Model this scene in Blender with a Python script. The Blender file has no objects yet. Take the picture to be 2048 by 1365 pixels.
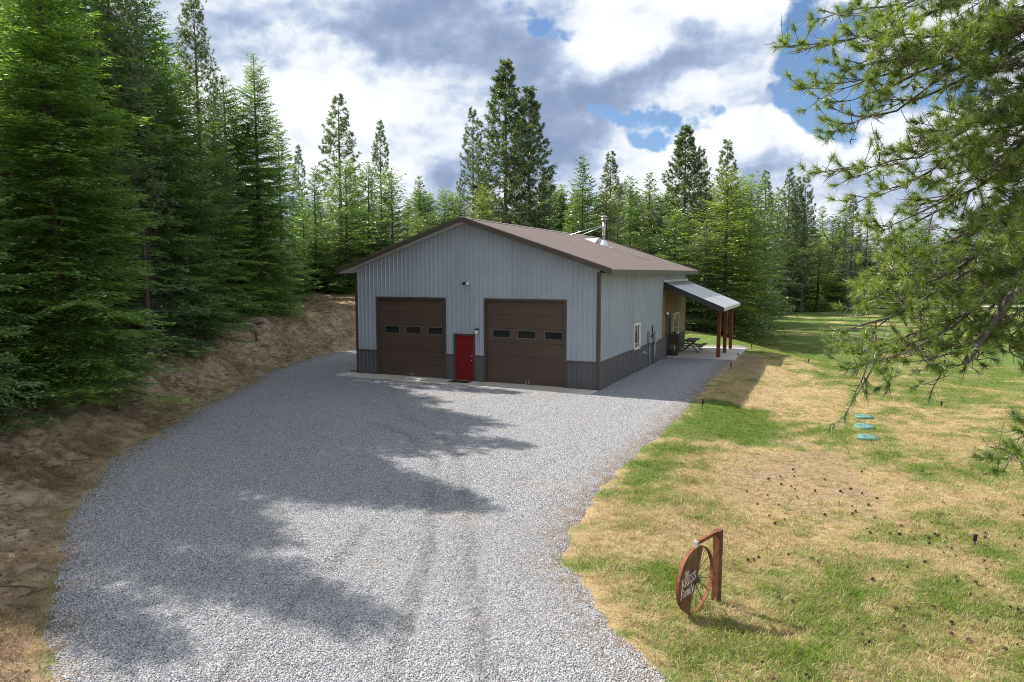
import bpy, math, random
import numpy as np
from mathutils import Vector, Matrix

scene = bpy.context.scene
COL = scene.collection
rad = math.radians

# ------------------------------------------------------------------ camera
CAM_H = 4.9
FPX = 1390.0                      # focal length in pixels of a 2048 wide frame
PITCH = math.atan((682.5 - 546.0) / FPX)
cam_data = bpy.data.cameras.new('camera')
cam_data.sensor_width = 36.0
cam_data.lens = 36.0 * FPX / 2048.0
cam_data.clip_start = 0.1
cam_data.clip_end = 8000.0
cam = bpy.data.objects.new('camera', cam_data)
COL.objects.link(cam)
cam.location = (0, 0, CAM_H)
cam.rotation_euler = (math.pi / 2 - PITCH, 0, 0)
scene.camera = cam

# ------------------------------------------------------------------ sun, sky, exposure
SUN_EL, SUN_AZ = rad(45.0), rad(-61.0)        # azimuth from +Y towards +X
SUN_DIR = Vector((math.sin(SUN_AZ) * math.cos(SUN_EL), math.cos(SUN_AZ) * math.cos(SUN_EL), math.sin(SUN_EL)))
sun_data = bpy.data.lights.new('sun', 'SUN')
sun_data.energy = 5.0
sun_data.angle = rad(0.53)
sun_data.color = (1.0, 0.91, 0.80)
sun = bpy.data.objects.new('sun', sun_data)
COL.objects.link(sun)
sun.rotation_euler = SUN_DIR.to_track_quat('Z', 'Y').to_euler()
sun.location = SUN_DIR * 60

vs = scene.view_settings
vs.view_transform = 'Standard'
vs.look = 'None'
vs.exposure = 1.02
vs.gamma = 1.0
vs.use_curve_mapping = False


class NT:
    """small helper to wire shader nodes"""
    def __init__(self, tree):
        self.t = tree
        self.n = tree.nodes
        self.l = tree.links

    def node(self, kind, **kw):
        nd = self.n.new(kind)
        for k, v in kw.items():
            setattr(nd, k, v)
        return nd

    def put(self, sock, val):
        if hasattr(val, 'is_output') or isinstance(val, bpy.types.NodeSocket):
            self.l.new(val, sock)
        elif val is not None:
            if isinstance(val, (tuple, list)) and len(val) == 3 and sock.type == 'RGBA':
                val = (*val, 1.0)
            sock.default_value = val

    def math(self, op, a, b=None, c=None, clamp=False):
        nd = self.node('ShaderNodeMath', operation=op, use_clamp=clamp)
        for i, v in enumerate((a, b, c)):
            if v is not None:
                self.put(nd.inputs[i], v)
        return nd.outputs[0]

    def vmath(self, op, a, b=None, scale=None):
        nd = self.node('ShaderNodeVectorMath', operation=op)
        self.put(nd.inputs[0], a)
        if b is not None:
            self.put(nd.inputs[1], b)
        if scale is not None:
            self.put(nd.inputs['Scale'], scale)
        return nd.outputs['Value'] if op in ('DISTANCE', 'LENGTH', 'DOT_PRODUCT') else nd.outputs['Vector']

    def noise(self, vec, scale, detail=6.0, rough=0.55, dist=0.0, lac=2.0):
        nd = self.node('ShaderNodeTexNoise')
        if vec is not None:
            self.put(nd.inputs['Vector'], vec)
        nd.inputs['Scale'].default_value = scale
        nd.inputs['Detail'].default_value = detail
        nd.inputs['Roughness'].default_value = rough
        nd.inputs['Distortion'].default_value = dist
        nd.inputs['Lacunarity'].default_value = lac
        return nd

    def voronoi(self, vec, scale, feature='F1', rnd=1.0):
        nd = self.node('ShaderNodeTexVoronoi', feature=feature)
        if vec is not None:
            self.put(nd.inputs['Vector'], vec)
        nd.inputs['Scale'].default_value = scale
        nd.inputs['Randomness'].default_value = rnd
        return nd

    def ramp(self, fac, stops, mode='LINEAR'):
        nd = self.node('ShaderNodeValToRGB')
        cr = nd.color_ramp
        cr.interpolation = mode
        while len(cr.elements) < len(stops):
            cr.elements.new(0.5)
        for e, (p, c) in zip(cr.elements, stops):
            e.position = p
            e.color = (*c, 1.0) if len(c) == 3 else c
        self.put(nd.inputs[0], fac)
        return nd.outputs[0]

    def smooth(self, x, lo, hi, a=0.0, b=1.0):
        nd = self.node('ShaderNodeMapRange', interpolation_type='SMOOTHSTEP')
        self.put(nd.inputs['Value'], x)
        nd.inputs['From Min'].default_value = lo
        nd.inputs['From Max'].default_value = hi
        nd.inputs['To Min'].default_value = a
        nd.inputs['To Max'].default_value = b
        return nd.outputs[0]

    def mix(self, fac, a, b, blend='MIX'):
        nd = self.node('ShaderNodeMix', data_type='RGBA', blend_type=blend)
        self.put(nd.inputs[0], fac)
        self.put(nd.inputs[6], a)
        self.put(nd.inputs[7], b)
        return nd.outputs[2]


def pix_dir(px, py):
    """direction of a photo pixel, used to set cloud and limb positions"""
    f = Vector((0, math.cos(PITCH), -math.sin(PITCH)))
    u = Vector((0, math.sin(PITCH), math.cos(PITCH)))
    return f + Vector((1, 0, 0)) * ((px - 1024.0) / FPX) - u * ((py - 682.5) / FPX)


def at(px, py, depth):
    d = pix_dir(px, py)
    return Vector((0, 0, CAM_H)) + d * (depth / d.y)


def gp(px, py, z=0.0):
    d = pix_dir(px, py)
    return Vector((0, 0, CAM_H)) + d * ((z - CAM_H) / d.z)


world = bpy.data.worlds.new('World')
scene.world = world
world.use_nodes = True
W = NT(world.node_tree)
W.n.clear()
sky = W.node('ShaderNodeTexSky', sky_type='NISHITA')
sky.sun_disc = False
sky.sun_elevation = SUN_EL
sky.sun_rotation = SUN_AZ
sky.altitude = 700
sky.air_density = 1.0
sky.dust_density = 0.6
sky.ozone_density = 1.6
wdir = W.node('ShaderNodeTexCoord').outputs['Generated']
warp1 = W.vmath('SUBTRACT', W.noise(wdir, 5.0, 5.0, 0.55).outputs['Color'], (0.5, 0.5, 0.5))
warp2 = W.vmath('SUBTRACT', W.noise(wdir, 21.0, 5.0, 0.6).outputs['Color'], (0.5, 0.5, 0.5))
wwar = W.vmath('ADD', wdir, W.vmath('ADD', W.vmath('SCALE', warp1, scale=0.20), W.vmath('SCALE', warp2, scale=0.055)))
flat = W.vmath('ADD', W.vmath('MULTIPLY', wdir, (1.0, 1.0, 1.6)), W.vmath('SCALE', warp2, scale=0.03))
NS = dict(scale=4.2, detail=12.0, rough=0.50, dist=0.1)
billow = W.noise(flat, **NS).outputs['Fac']
billow2 = W.noise(W.vmath('ADD', flat, (-0.030, 0.0, 0.042)), **NS).outputs['Fac']
relief = W.math('SUBTRACT', billow, billow2)          # > 0 where a billow faces the sun
fine1 = W.noise(flat, 19.0, 9.0, 0.55).outputs['Fac']
fine2 = W.noise(W.vmath('ADD', flat, (-0.008, 0.0, 0.011)), 19.0, 9.0, 0.55).outputs['Fac']
relief_f = W.math('SUBTRACT', fine1, fine2)
broad = W.noise(W.vmath('ADD', flat, (3.1, 0.7, 5.2)), 3.6, 6.0, 0.5, 0.1).outputs['Fac']


def blobs(items, start=None):
    total = start
    for px, py, rx, ry, amp in items:
        c = pix_dir(px, py).normalized()
        k = 1.0 / (rx / FPX)
        diff = W.vmath('MULTIPLY', W.vmath('SUBTRACT', wwar, tuple(c)), (k, k, rx / ry * k))
        ln = W.vmath('LENGTH', diff)
        g = W.math('MULTIPLY', W.math('EXPONENT', W.math('MULTIPLY', W.math('MULTIPLY', ln, ln), -1.0)), amp)
        total = g if total is None else W.math('ADD', total, g)
    return total


# cloud cover: where blue shows (negative) and where cloud is solid (positive)
cover = blobs([(1600, 60, 85, 90, -0.30), (1640, 215, 90, 70, -0.34), (1040, 18, 50, 40, -0.36), (1235, 220, 85, 32, -0.42), (1130, 30, 40, 25, -0.2),
               (1330, 268, 80, 30, -0.34), (1900, 130, 120, 120, -0.10), (420, 110, 90, 60, -0.05), (1780, 300, 90, 90, -0.06),
               (1440, 90, 190, 80, 0.12), (1500, 190, 110, 60, 0.16), (700, 160, 420, 130, 0.13), (1130, 180, 170, 110, 0.16)])
cover = W.math('ADD', cover, W.math('MULTIPLY', billow, 1.0))
cover = W.math('ADD', cover, W.math('MULTIPLY', W.math('SUBTRACT', fine1, 0.5), 0.22))
wz = W.node('ShaderNodeSeparateXYZ')
W.l.new(wdir, wz.inputs[0])
cover = W.math('ADD', cover, W.smooth(wz.outputs['Z'], 0.22, 0.02, 0.0, 0.28))
alpha = W.smooth(cover, 0.345, 0.45)
# shaded bases of the clouds
dark = blobs([(800, 40, 260, 75, 0.46), (1000, 75, 120, 60, 0.12), (1130, 195, 160, 62, 0.46), (1125, 300, 95, 70, 0.34), (850, 315, 130, 55, 0.30), (390, 30, 120, 60, 0.16),
              (1430, 165, 120, 50, 0.14), (1500, 270, 70, 70, 0.20), (1580, 335, 140, 35, 0.20), (560, 60, 90, 40, 0.10), (560, 310, 80, 60, 0.12), (1640, 410, 160, 40, 0.16),
              (560, 190, 130, 90, -0.20), (690, 130, 110, 60, -0.10), (1190, 80, 90, 60, -0.25), (1440, 50, 120, 50, -0.16), (1530, 120, 90, 70, -0.18),
              (1370, 340, 110, 60, -0.22), (1620, 285, 80, 45, -0.25), (700, 260, 150, 60, -0.12), (930, 400, 150, 60, -0.10)])
dark = W.math('ADD', dark, W.math('MULTIPLY', W.math('SUBTRACT', broad, 0.5), 0.9))
dark = W.math('ADD', dark, W.math('MULTIPLY', W.math('SUBTRACT', cover, 0.5), 0.35))
dark = W.math('ADD', dark, W.math('MULTIPLY', relief, -2.1))
dark = W.math('ADD', dark, W.math('MULTIPLY', relief_f, -0.5))
shade = W.smooth(dark, -0.20, 0.60)
cloud = W.ramp(shade, [(0.0, (9.2, 9.5, 9.8)), (0.25, (7.5, 8.0, 8.7)), (0.5, (5.0, 5.8, 7.3)), (0.75, (3.4, 4.2, 5.9)), (1.0, (2.5, 3.2, 4.8))])
skyc = W.mix(1.0, sky.outputs[0], (0.95, 1.07, 1.22), 'MULTIPLY')
mixc = W.mix(alpha, skyc, cloud)
bg = W.node('ShaderNodeBackground')
W.put(bg.inputs['Color'], mixc)
bg.inputs['Strength'].default_value = 0.056
out = W.node('ShaderNodeOutputWorld')
W.l.new(bg.outputs[0], out.inputs['Surface'])


# ------------------------------------------------------------------ generic helpers
def tag(o, label=None, cat=None, group=None, kind=None):
    if label:
        o['label'] = label
    if cat:
        o['category'] = cat
    if group:
        o['group'] = group
    if kind:
        o['kind'] = kind
    return o


def empty(name, loc=(0, 0, 0), rz=0.0, label=None, cat=None, group=None):
    o = bpy.data.objects.new(name, None)
    COL.objects.link(o)
    o.location = loc
    o.rotation_euler = (0, 0, rz)
    o.empty_display_size = 0.2
    return tag(o, label, cat, group)


def copy_tree(o, parent=None, link=True):
    c = o.copy()
    COL.objects.link(c)
    if parent is not None:
        c.parent = parent
    for ch in list(o.children):
        copy_tree(ch, c)
    return c


def np_mesh(name, verts, faces, mats, smooth=False, attrs=None, mat_idx=None):
    """verts (n,3) array, faces (m,k) array with one k -> mesh, built fast"""
    verts = np.asarray(verts, np.float32)
    faces = np.asarray(faces, np.int32)
    me = bpy.data.meshes.new(name)
    m, k = faces.shape
    me.vertices.add(len(verts))
    me.vertices.foreach_set('co', verts.ravel())
    me.loops.add(m * k)
    me.loops.foreach_set('vertex_index', faces.ravel())
    me.polygons.add(m)
    me.polygons.foreach_set('loop_start', np.arange(0, m * k, k, dtype=np.int32))
    me.polygons.foreach_set('loop_total', np.full(m, k, np.int32))
    if smooth:
        me.polygons.foreach_set('use_smooth', np.ones(m, bool))
    if mat_idx is not None:
        me.polygons.foreach_set('material_index', np.asarray(mat_idx, np.int32))
    for nm, (dom, arr) in (attrs or {}).items():
        a = me.attributes.new(nm, 'FLOAT', dom)
        a.data.foreach_set('value', np.asarray(arr, np.float32))
    for mt in (mats if isinstance(mats, (list, tuple)) else [mats]):
        me.materials.append(mt)
    me.update(calc_edges=True)
    me.validate()
    return me


class MB:
    """collects boxes, tubes and polygons; build() links them as one mesh object"""
    def __init__(self):
        self.v, self.f, self.s = [], [], []

    def add(self, vs_, fs_, smooth=False):
        o = len(self.v)
        self.v += [tuple(p) for p in vs_]
        self.f += [tuple(i + o for i in f) for f in fs_]
        self.s += [smooth] * len(fs_)
        return self

    def box(self, a, b, M=None, bev=0.0):
        (x0, y0, z0), (x1, y1, z1) = a, b
        x0, x1 = min(x0, x1), max(x0, x1)
        y0, y1 = min(y0, y1), max(y0, y1)
        z0, z1 = min(z0, z1), max(z0, z1)
        if bev <= 0:
            vs_ = [(x0, y0, z0), (x1, y0, z0), (x1, y1, z0), (x0, y1, z0), (x0, y0, z1), (x1, y0, z1), (x1, y1, z1), (x0, y1, z1)]
            fs_ = [(3, 2, 1, 0), (4, 5, 6, 7), (0, 1, 5, 4), (1, 2, 6, 5), (2, 3, 7, 6), (3, 0, 4, 7)]
        else:
            c = bev
            ring = lambda e, z: [(x0 + c - e, y0 - e + c, z)] if False else None
            vs_, fs_ = [], []
            lv = [(z0, c), (z0 + c, 0), (z1 - c, 0), (z1, c)]
            for z, i in lv:
                vs_ += [(x0 + i + c, y0 + i, z), (x1 - i - c, y0 + i, z), (x1 - i, y0 + i + c, z), (x1 - i, y1 - i - c, z),
                        (x1 - i - c, y1 - i, z), (x0 + i + c, y1 - i, z), (x0 + i, y1 - i - c, z), (x0 + i, y0 + i + c, z)]
            for r in range(3):
                for k in range(8):
                    a_, b_ = r * 8 + k, r * 8 + (k + 1) % 8
                    fs_.append((a_, b_, b_ + 8, a_ + 8))
            fs_.append(tuple(reversed(range(8))))
            fs_.append(tuple(range(24, 32)))
        if M is not None:
            vs_ = [tuple(M @ Vector(p)) for p in vs_]
        return self.add(vs_, fs_)

    def tube(self, pts, r, n=8, cap=True, smooth=True, r1=None):
        pts = [Vector(p) for p in pts]
        m = len(pts)
        rs = r if isinstance(r, (list, tuple)) else [r + ((r1 if r1 is not None else r) - r) * i / max(1, m - 1) for i in range(m)]
        vs_, fs_ = [], []
        ref = None
        for i, p in enumerate(pts):
            t = (pts[min(i + 1, m - 1)] - pts[max(i - 1, 0)])
            t = t.normalized() if t.length > 1e-9 else Vector((0, 0, 1))
            if ref is None:
                ref = Vector((0, 0, 1)).cross(t)
                if ref.length < 0.05:
                    ref = Vector((1, 0, 0)).cross(t)
            ref = (ref - t * ref.dot(t)).normalized()
            o2 = t.cross(ref)
            for k in range(n):
                a = 2 * math.pi * k / n
                vs_.append(p + (ref * math.cos(a) + o2 * math.sin(a)) * rs[i])
        for i in range(m - 1):
            for k in range(n):
                a, b = i * n + k, i * n + (k + 1) % n
                fs_.append((a, b, b + n, a + n))
        self.add(vs_, fs_, smooth)
        if cap:
            self.f += [tuple(len(self.v) - n * m + k for k in reversed(range(n))), tuple(len(self.v) - n + k for k in range(n))]
            self.s += [False, False]
        return self

    def lathe(self, prof, n=16, c=(0, 0, 0), smooth=True):
        vs_, fs_ = [], []
        for r, z in prof:
            for k in range(n):
                a = 2 * math.pi * k / n
                vs_.append((c[0] + r * math.cos(a), c[1] + r * math.sin(a), c[2] + z))
        for i in range(len(prof) - 1):
            for k in range(n):
                a, b = i * n + k, i * n + (k + 1) % n
                fs_.append((a, b, b + n, a + n))
        fs_.append(tuple(reversed(range(n))))
        fs_.append(tuple((len(prof) - 1) * n + k for k in range(n)))
        return self.add(vs_, fs_, smooth)

    def prism(self, poly, d):
        """closed planar polygon (3D points) extruded by vector d"""
        n = len(poly)
        d = Vector(d)
        vs_ = [Vector(p) for p in poly] + [Vector(p) + d for p in poly]
        fs_ = [tuple(reversed(range(n))), tuple(range(n, 2 * n))] + [(i, (i + 1) % n, (i + 1) % n + n, i + n) for i in range(n)]
        return self.add(vs_, fs_)

    def mesh(self, name, mat):
        me = bpy.data.meshes.new(name)
        me.from_pydata([tuple(p) for p in self.v], [], self.f)
        me.polygons.foreach_set('use_smooth', self.s)
        for mt in (mat if isinstance(mat, (list, tuple)) else [mat]):
            me.materials.append(mt)
        me.update()
        return me

    def build(self, name, mat, parent=None):
        o = bpy.data.objects.new(name, self.mesh(name, mat))
        COL.objects.link(o)
        if parent is not None:
            o.parent = parent
        return o


def link(name, me, parent=None):
    o = bpy.data.objects.new(name, me)
    COL.objects.link(o)
    if parent is not None:
        o.parent = parent
    return o


# ------------------------------------------------------------------ value noise for the terrain
def _hash(ix, iy, seed):
    h = (ix.astype(np.int64) * 374761393 + iy.astype(np.int64) * 668265263 + seed * 144665) & 0xffffffff
    h = ((h ^ (h >> 13)) * 1274126177) & 0xffffffff
    return ((h ^ (h >> 16)) & 0xffff) / 65535.0


def vnoise(x, y, seed=0):
    ix, iy = np.floor(x), np.floor(y)
    fx, fy = x - ix, y - iy
    fx, fy = fx * fx * (3 - 2 * fx), fy * fy * (3 - 2 * fy)
    a, b = _hash(ix, iy, seed), _hash(ix + 1, iy, seed)
    c, d = _hash(ix, iy + 1, seed), _hash(ix + 1, iy + 1, seed)
    return (a + (b - a) * fx) * (1 - fy) + (c + (d - c) * fx) * fy


def fbm(x, y, octv=4, seed=0, rough=0.5):
    s, a, t = 0.0, 1.0, 0.0
    for i in range(octv):
        s = s + a * vnoise(x * 2 ** i + 17.3 * i, y * 2 ** i - 9.1 * i, seed + i)
        t += a
        a *= rough
    return s / t


def sstep(a, b, x):
    t = np.clip((x - a) / (b - a), 0, 1)
    return t * t * (3 - 2 * t)

# a crisp picture: narrow pixel filter, denoiser that keeps needle-sized detail
scene.render.engine = 'CYCLES'
scene.cycles.filter_width = 1.0
scene.cycles.use_denoising = True
scene.cycles.denoising_prefilter = 'NONE'

# ------------------------------------------------------------------ materials
def new_mat(name):
    m = bpy.data.materials.new(name)
    m.use_nodes = True
    t = NT(m.node_tree)
    return m, t, t.n['Principled BSDF']


def mat(name, col, rough=0.6, metal=0.0, var=0.12, scale=3.0, bump=0.0, bscale=40.0, spec=0.4, stretch=(1, 1, 1), col2=None, objrand=0.0, coat=0.0):
    m, t, b = new_mat(name)
    tc = t.node('ShaderNodeTexCoord').outputs['Object']
    v = t.vmath('MULTIPLY', tc, stretch)
    n1 = t.noise(v, scale, 6, 0.6).outputs['Fac']
    lo = tuple(c * (1 - var) for c in col)
    hi = tuple(min(1, c * (1 + var)) for c in (col2 or col))
    c = t.ramp(n1, [(0.3, lo), (0.7, hi)])
    if objrand:
        r = t.node('ShaderNodeObjectInfo').outputs['Random']
        k = t.math('ADD', t.math('MULTIPLY', r, 2 * objrand), 1 - objrand)
        hs = t.node('ShaderNodeHueSaturation')
        t.put(hs.inputs['Value'], k)
        t.put(hs.inputs['Color'], c)
        c = hs.outputs[0]
    t.put(b.inputs['Base Color'], c)
    b.inputs['Roughness'].default_value = rough
    b.inputs['Metallic'].default_value = metal
    b.inputs['Specular IOR Level'].default_value = spec
    rr = t.math('ADD', t.math('MULTIPLY', t.noise(v, scale * 4, 4).outputs['Fac'], 0.25), rough - 0.12, clamp=True)
    t.put(b.inputs['Roughness'], rr)
    if bump > 0:
        bp = t.node('ShaderNodeBump')
        bp.inputs['Strength'].default_value = bump
        bp.inputs['Distance'].default_value = 0.02
        t.put(bp.inputs['Height'], t.noise(v, bscale, 5, 0.6).outputs['Fac'])
        t.l.new(bp.outputs[0], b.inputs['Normal'])
    return m


M = {}
M['wall'] = mat('light_grey_painted_metal', (0.315, 0.355, 0.41), 0.40, 0.0, 0.07, 1.2, 0.22, 1.6, objrand=0.045)
M['wainscot'] = mat('charcoal_painted_metal', (0.100, 0.099, 0.106), 0.42, 0.0, 0.10, 1.4, 0.05, 3, objrand=0.06)
M['trim'] = mat('bronze_trim_metal', (0.075, 0.058, 0.047), 0.40, 0.0, 0.10, 2.0)
M['roof'] = mat('brown_roof_metal', (0.195, 0.16, 0.152), 0.42, 0.0, 0.07, 0.8, 0.04, 2, objrand=0.035)
M['soffit'] = mat('pale_soffit_metal', (0.50, 0.47, 0.42), 0.5, 0.0, 0.05, 2)
M['gdoor'] = mat('brown_garage_door_steel', (0.085, 0.056, 0.042), 0.45, 0.0, 0.14, 1.2, 0.12, 120, stretch=(0.25, 1, 1), objrand=0.04)
M['dframe'] = mat('tan_door_window_frame', (0.14, 0.115, 0.09), 0.5, 0.0, 0.08, 6)
M['red'] = mat('red_door_paint', (0.165, 0.007, 0.010), 0.38, 0.0, 0.10, 3, 0.04, 30)
M['dark'] = mat('dark_interior', (0.012, 0.012, 0.013), 0.8, 0.0, 0.1, 2)
M['white'] = mat('white_vinyl', (0.74, 0.73, 0.70), 0.4, 0.0, 0.04, 6)
M['grey_box'] = mat('grey_meter_metal', (0.34, 0.36, 0.37), 0.4, 0.3, 0.08, 6)
M['steel'] = mat('brushed_steel', (0.46, 0.46, 0.46), 0.38, 1.0, 0.08, 8, 0.05, 60, stretch=(1, 1, 0.1))
M['galv'] = mat('bright_flashing', (0.66, 0.70, 0.74), 0.35, 0.8, 0.12, 5, 0.15, 12)
M['chrome'] = mat('chrome', (0.75, 0.75, 0.75), 0.15, 1.0, 0.02, 4)
M['black'] = mat('black_plastic', (0.016, 0.016, 0.017), 0.45, 0.0, 0.2, 8)
M['rubber'] = mat('black_rubber_mat', (0.02, 0.021, 0.02), 0.85, 0.0, 0.2, 30, 0.3, 200)
M['cedar'] = mat('cedar_board', (0.23, 0.155, 0.088), 0.65, 0.0, 0.30, 5, 0.25, 40, stretch=(6, 6, 0.5), objrand=0.22)
M['post'] = mat('stained_cedar_post', (0.15, 0.036, 0.014), 0.55, 0.0, 0.25, 4, 0.2, 30, stretch=(8, 8, 0.6), objrand=0.06)
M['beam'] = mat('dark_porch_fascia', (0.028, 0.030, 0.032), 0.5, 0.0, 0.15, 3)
M['porch_roof'] = mat('grey_porch_roof_metal', (0.46, 0.48, 0.51), 0.30, 0.45, 0.06, 1.0, 0.03, 3, objrand=0.03)
M['old_wood'] = mat('weathered_board', (0.33, 0.29, 0.26), 0.8, 0.0, 0.25, 4, 0.35, 50, stretch=(0.6, 8, 8), objrand=0.25)
M['table_wood'] = mat('dark_weathered_table_wood', (0.16, 0.135, 0.115), 0.75, 0.0, 0.25, 4, 0.3, 40, stretch=(0.6, 8, 8), objrand=0.15)
M['lid'] = mat('green_plastic_lid', (0.085, 0.20, 0.165), 0.5, 0.0, 0.25, 5, 0.08, 25)
M['rust'] = mat('rusted_iron', (0.095, 0.032, 0.014), 0.75, 0.0, 0.45, 9, 0.5, 90, col2=(0.14, 0.054, 0.026))
M['rim'] = mat('rust_red_rim', (0.17, 0.055, 0.028), 0.7, 0.0, 0.45, 9, 0.4, 80)
M['spoke'] = mat('old_iron_spoke', (0.10, 0.07, 0.055), 0.65, 0.2, 0.3, 20, 0.2, 90)
M['panel'] = mat('rust_brown_sign_panel', (0.105, 0.045, 0.024), 0.7, 0.0, 0.55, 5, 0.3, 60, col2=(0.15, 0.075, 0.035), stretch=(2, 2, 0.7))
M['letter'] = mat('white_sign_letter', (0.85, 0.77, 0.74), 0.5, 0.0, 0.05, 10)
M['cone'] = mat('dark_pine_cone', (0.085, 0.052, 0.034), 0.85, 0.0, 0.4, 25, objrand=0.3)
M['dry_plant'] = mat('dry_brown_plant', (0.12, 0.085, 0.055), 0.85, 0.0, 0.4, 15)
M['pale_stem'] = mat('pale_stem', (0.52, 0.47, 0.40), 0.7, 0.0, 0.2, 12)
M['stake'] = mat('pale_wood_stake', (0.55, 0.50, 0.42), 0.7, 0.0, 0.15, 8)
M['clay'] = mat('dark_clay_pot', (0.07, 0.05, 0.04), 0.7, 0.0, 0.2, 10)
M['road'] = mat('pale_gravel_road', (0.38, 0.37, 0.36), 0.9, 0.0, 0.15, 0.4)


def concrete():
    m, t, b = new_mat('broom_finished_concrete')
    tc = t.node('ShaderNodeTexCoord').outputs['Object']
    c = t.ramp(t.noise(tc, 1.3, 8, 0.62).outputs['Fac'], [(0.3, (0.40, 0.375, 0.335)), (0.7, (0.53, 0.50, 0.45))])
    st = t.smooth(t.noise(tc, 0.6, 5, 0.6, 0.5).outputs['Fac'], 0.55, 0.75)
    c = t.mix(t.math('MULTIPLY', st, 0.35), c, (0.27, 0.23, 0.18))
    t.put(b.inputs['Base Color'], c)
    b.inputs['Roughness'].default_value = 0.9
    bp = t.node('ShaderNodeBump')
    bp.inputs['Strength'].default_value = 0.25
    bp.inputs['Distance'].default_value = 0.01
    t.put(bp.inputs['Height'], t.noise(tc, 70, 4, 0.6).outputs['Fac'])
    t.l.new(bp.outputs[0], b.inputs['Normal'])
    return m


M['concrete'] = concrete()


def glass(name, tint=(0.02, 0.022, 0.024)):
    m, t, b = new_mat(name)
    b.inputs['Base Color'].default_value = (*tint, 1)
    b.inputs['Roughness'].default_value = 0.04
    b.inputs['Specular IOR Level'].default_value = 0.7
    return m


M['glass'] = glass('dark_window_glass')


def bark(name, a, b_, sc=6.0):
    m, t, b = new_mat(name)
    tc = t.node('ShaderNodeTexCoord').outputs['Object']
    v = t.vmath('MULTIPLY', tc, (1, 1, 0.25))
    n = t.noise(v, sc, 8, 0.65, 0.4).outputs['Fac']
    t.put(b.inputs['Base Color'], t.ramp(n, [(0.3, a), (0.7, b_)]))
    b.inputs['Roughness'].default_value = 0.9
    bp = t.node('ShaderNodeBump')
    bp.inputs['Strength'].default_value = 0.7
    bp.inputs['Distance'].default_value = 0.03
    t.put(bp.inputs['Height'], n)
    t.l.new(bp.outputs[0], b.inputs['Normal'])
    return m


M['bark'] = bark('brown_conifer_bark', (0.045, 0.035, 0.028), (0.14, 0.11, 0.09))
M['bark_pine'] = bark('grey_pine_bark', (0.035, 0.029, 0.026), (0.15, 0.12, 0.105), 14.0)
M['dead_wood'] = bark('dead_grey_wood', (0.17, 0.155, 0.14), (0.36, 0.34, 0.32), 12.0)


def foliage(name, use_obj=True, base=(0.06, 0.10, 0.035), transl=0.50, gloss=0.11):
    """needles: colour from the object's own colour, varied per spray by the 'tint' attribute"""
    m, t, b = new_mat(name)
    t.n.remove(b)
    o = t.n['Material Output']
    at_ = t.node('ShaderNodeAttribute', attribute_name='tint').outputs['Fac']
    if use_obj:
        base_c = t.node('ShaderNodeObjectInfo').outputs['Color']
    else:
        r = t.node('ShaderNodeRGB')
        r.outputs[0].default_value = (*base, 1)
        base_c = r.outputs[0]
    # tint 0 = old blue-green needle, 1 = fresh yellow-green needle
    c1 = t.mix(1.0, base_c, (0.62, 0.74, 0.80), 'MULTIPLY')
    c2 = t.mix(1.0, base_c, (1.75, 1.6, 0.85), 'MULTIPLY')
    c = t.mix(at_, c1, c2)
    d = t.node('ShaderNodeBsdfDiffuse')
    t.put(d.inputs['Color'], c)
    tr = t.node('ShaderNodeBsdfTranslucent')
    t.put(tr.inputs['Color'], t.mix(1.0, c, (1.25, 1.3, 0.7), 'MULTIPLY'))
    mx = t.node('ShaderNodeMixShader')
    mx.inputs[0].default_value = transl
    t.l.new(d.outputs[0], mx.inputs[1])
    t.l.new(tr.outputs[0], mx.inputs[2])
    gl = t.node('ShaderNodeBsdfGlossy')
    gl.inputs['Roughness'].default_value = 0.45
    gl.inputs['Color'].default_value = (0.9, 0.95, 0.9, 1)
    m2 = t.node('ShaderNodeMixShader')
    m2.inputs[0].default_value = gloss
    t.l.new(mx.outputs[0], m2.inputs[1])
    t.l.new(gl.outputs[0], m2.inputs[2])
    t.l.new(m2.outputs[0], o.inputs['Surface'])
    return m


M['needles'] = foliage('conifer_needles')
M['pine_needles'] = foliage('long_pine_needles', False, (0.140, 0.205, 0.052), 0.36, 0.08)

# ------------------------------------------------------------------ the lie of the land
TH = -rad(24.7)
EX = np.array([math.cos(TH), math.sin(TH)])
EY = np.array([-math.sin(TH), math.cos(TH)])
BO = np.array([-7.535, 33.653])            # front left corner of the barn
BW, BL = 12.25, 18.3


def bw(x, y, z=0.0):
    p = BO + EX * x + EY * y
    return Vector((p[0], p[1], z))


EDGE_L = np.array([(-30, -3.2), (0, -3.6), (5, -4.6), (7.9, -5.8), (10, -7.1), (13.4, -9.1), (17.9, -10.7), (25.1, -11.5), (35, -12.3), (40.9, -11.6), (46, -10.0), (52, -7.0), (58, -3.0), (64, 2.0), (80, 14.0), (200, 30.0)], float)
EDGE_R = np.array([(-30, 3.0), (0, 2.9), (5, 2.6), (7.9, 2.0), (9.3, 1.6), (11.3, 1.1), (12.4, 1.2), (15, 2.0), (18.4, 3.6), (22.1, 5.3), (26.1, 7.1), (35, 10.9), (44.2, 15.2), (46.5, 16.2)], float)
BANK_H = np.array([(-10, 0.4), (6, 0.5), (10, 0.65), (14, 0.85), (20, 1.15), (26, 1.6), (40, 2.3), (60, 2.7), (100, 3.2)], float)


def bank_d(x, y):
    return np.interp(y, EDGE_L[:, 0], EDGE_L[:, 1]) - x


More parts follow.
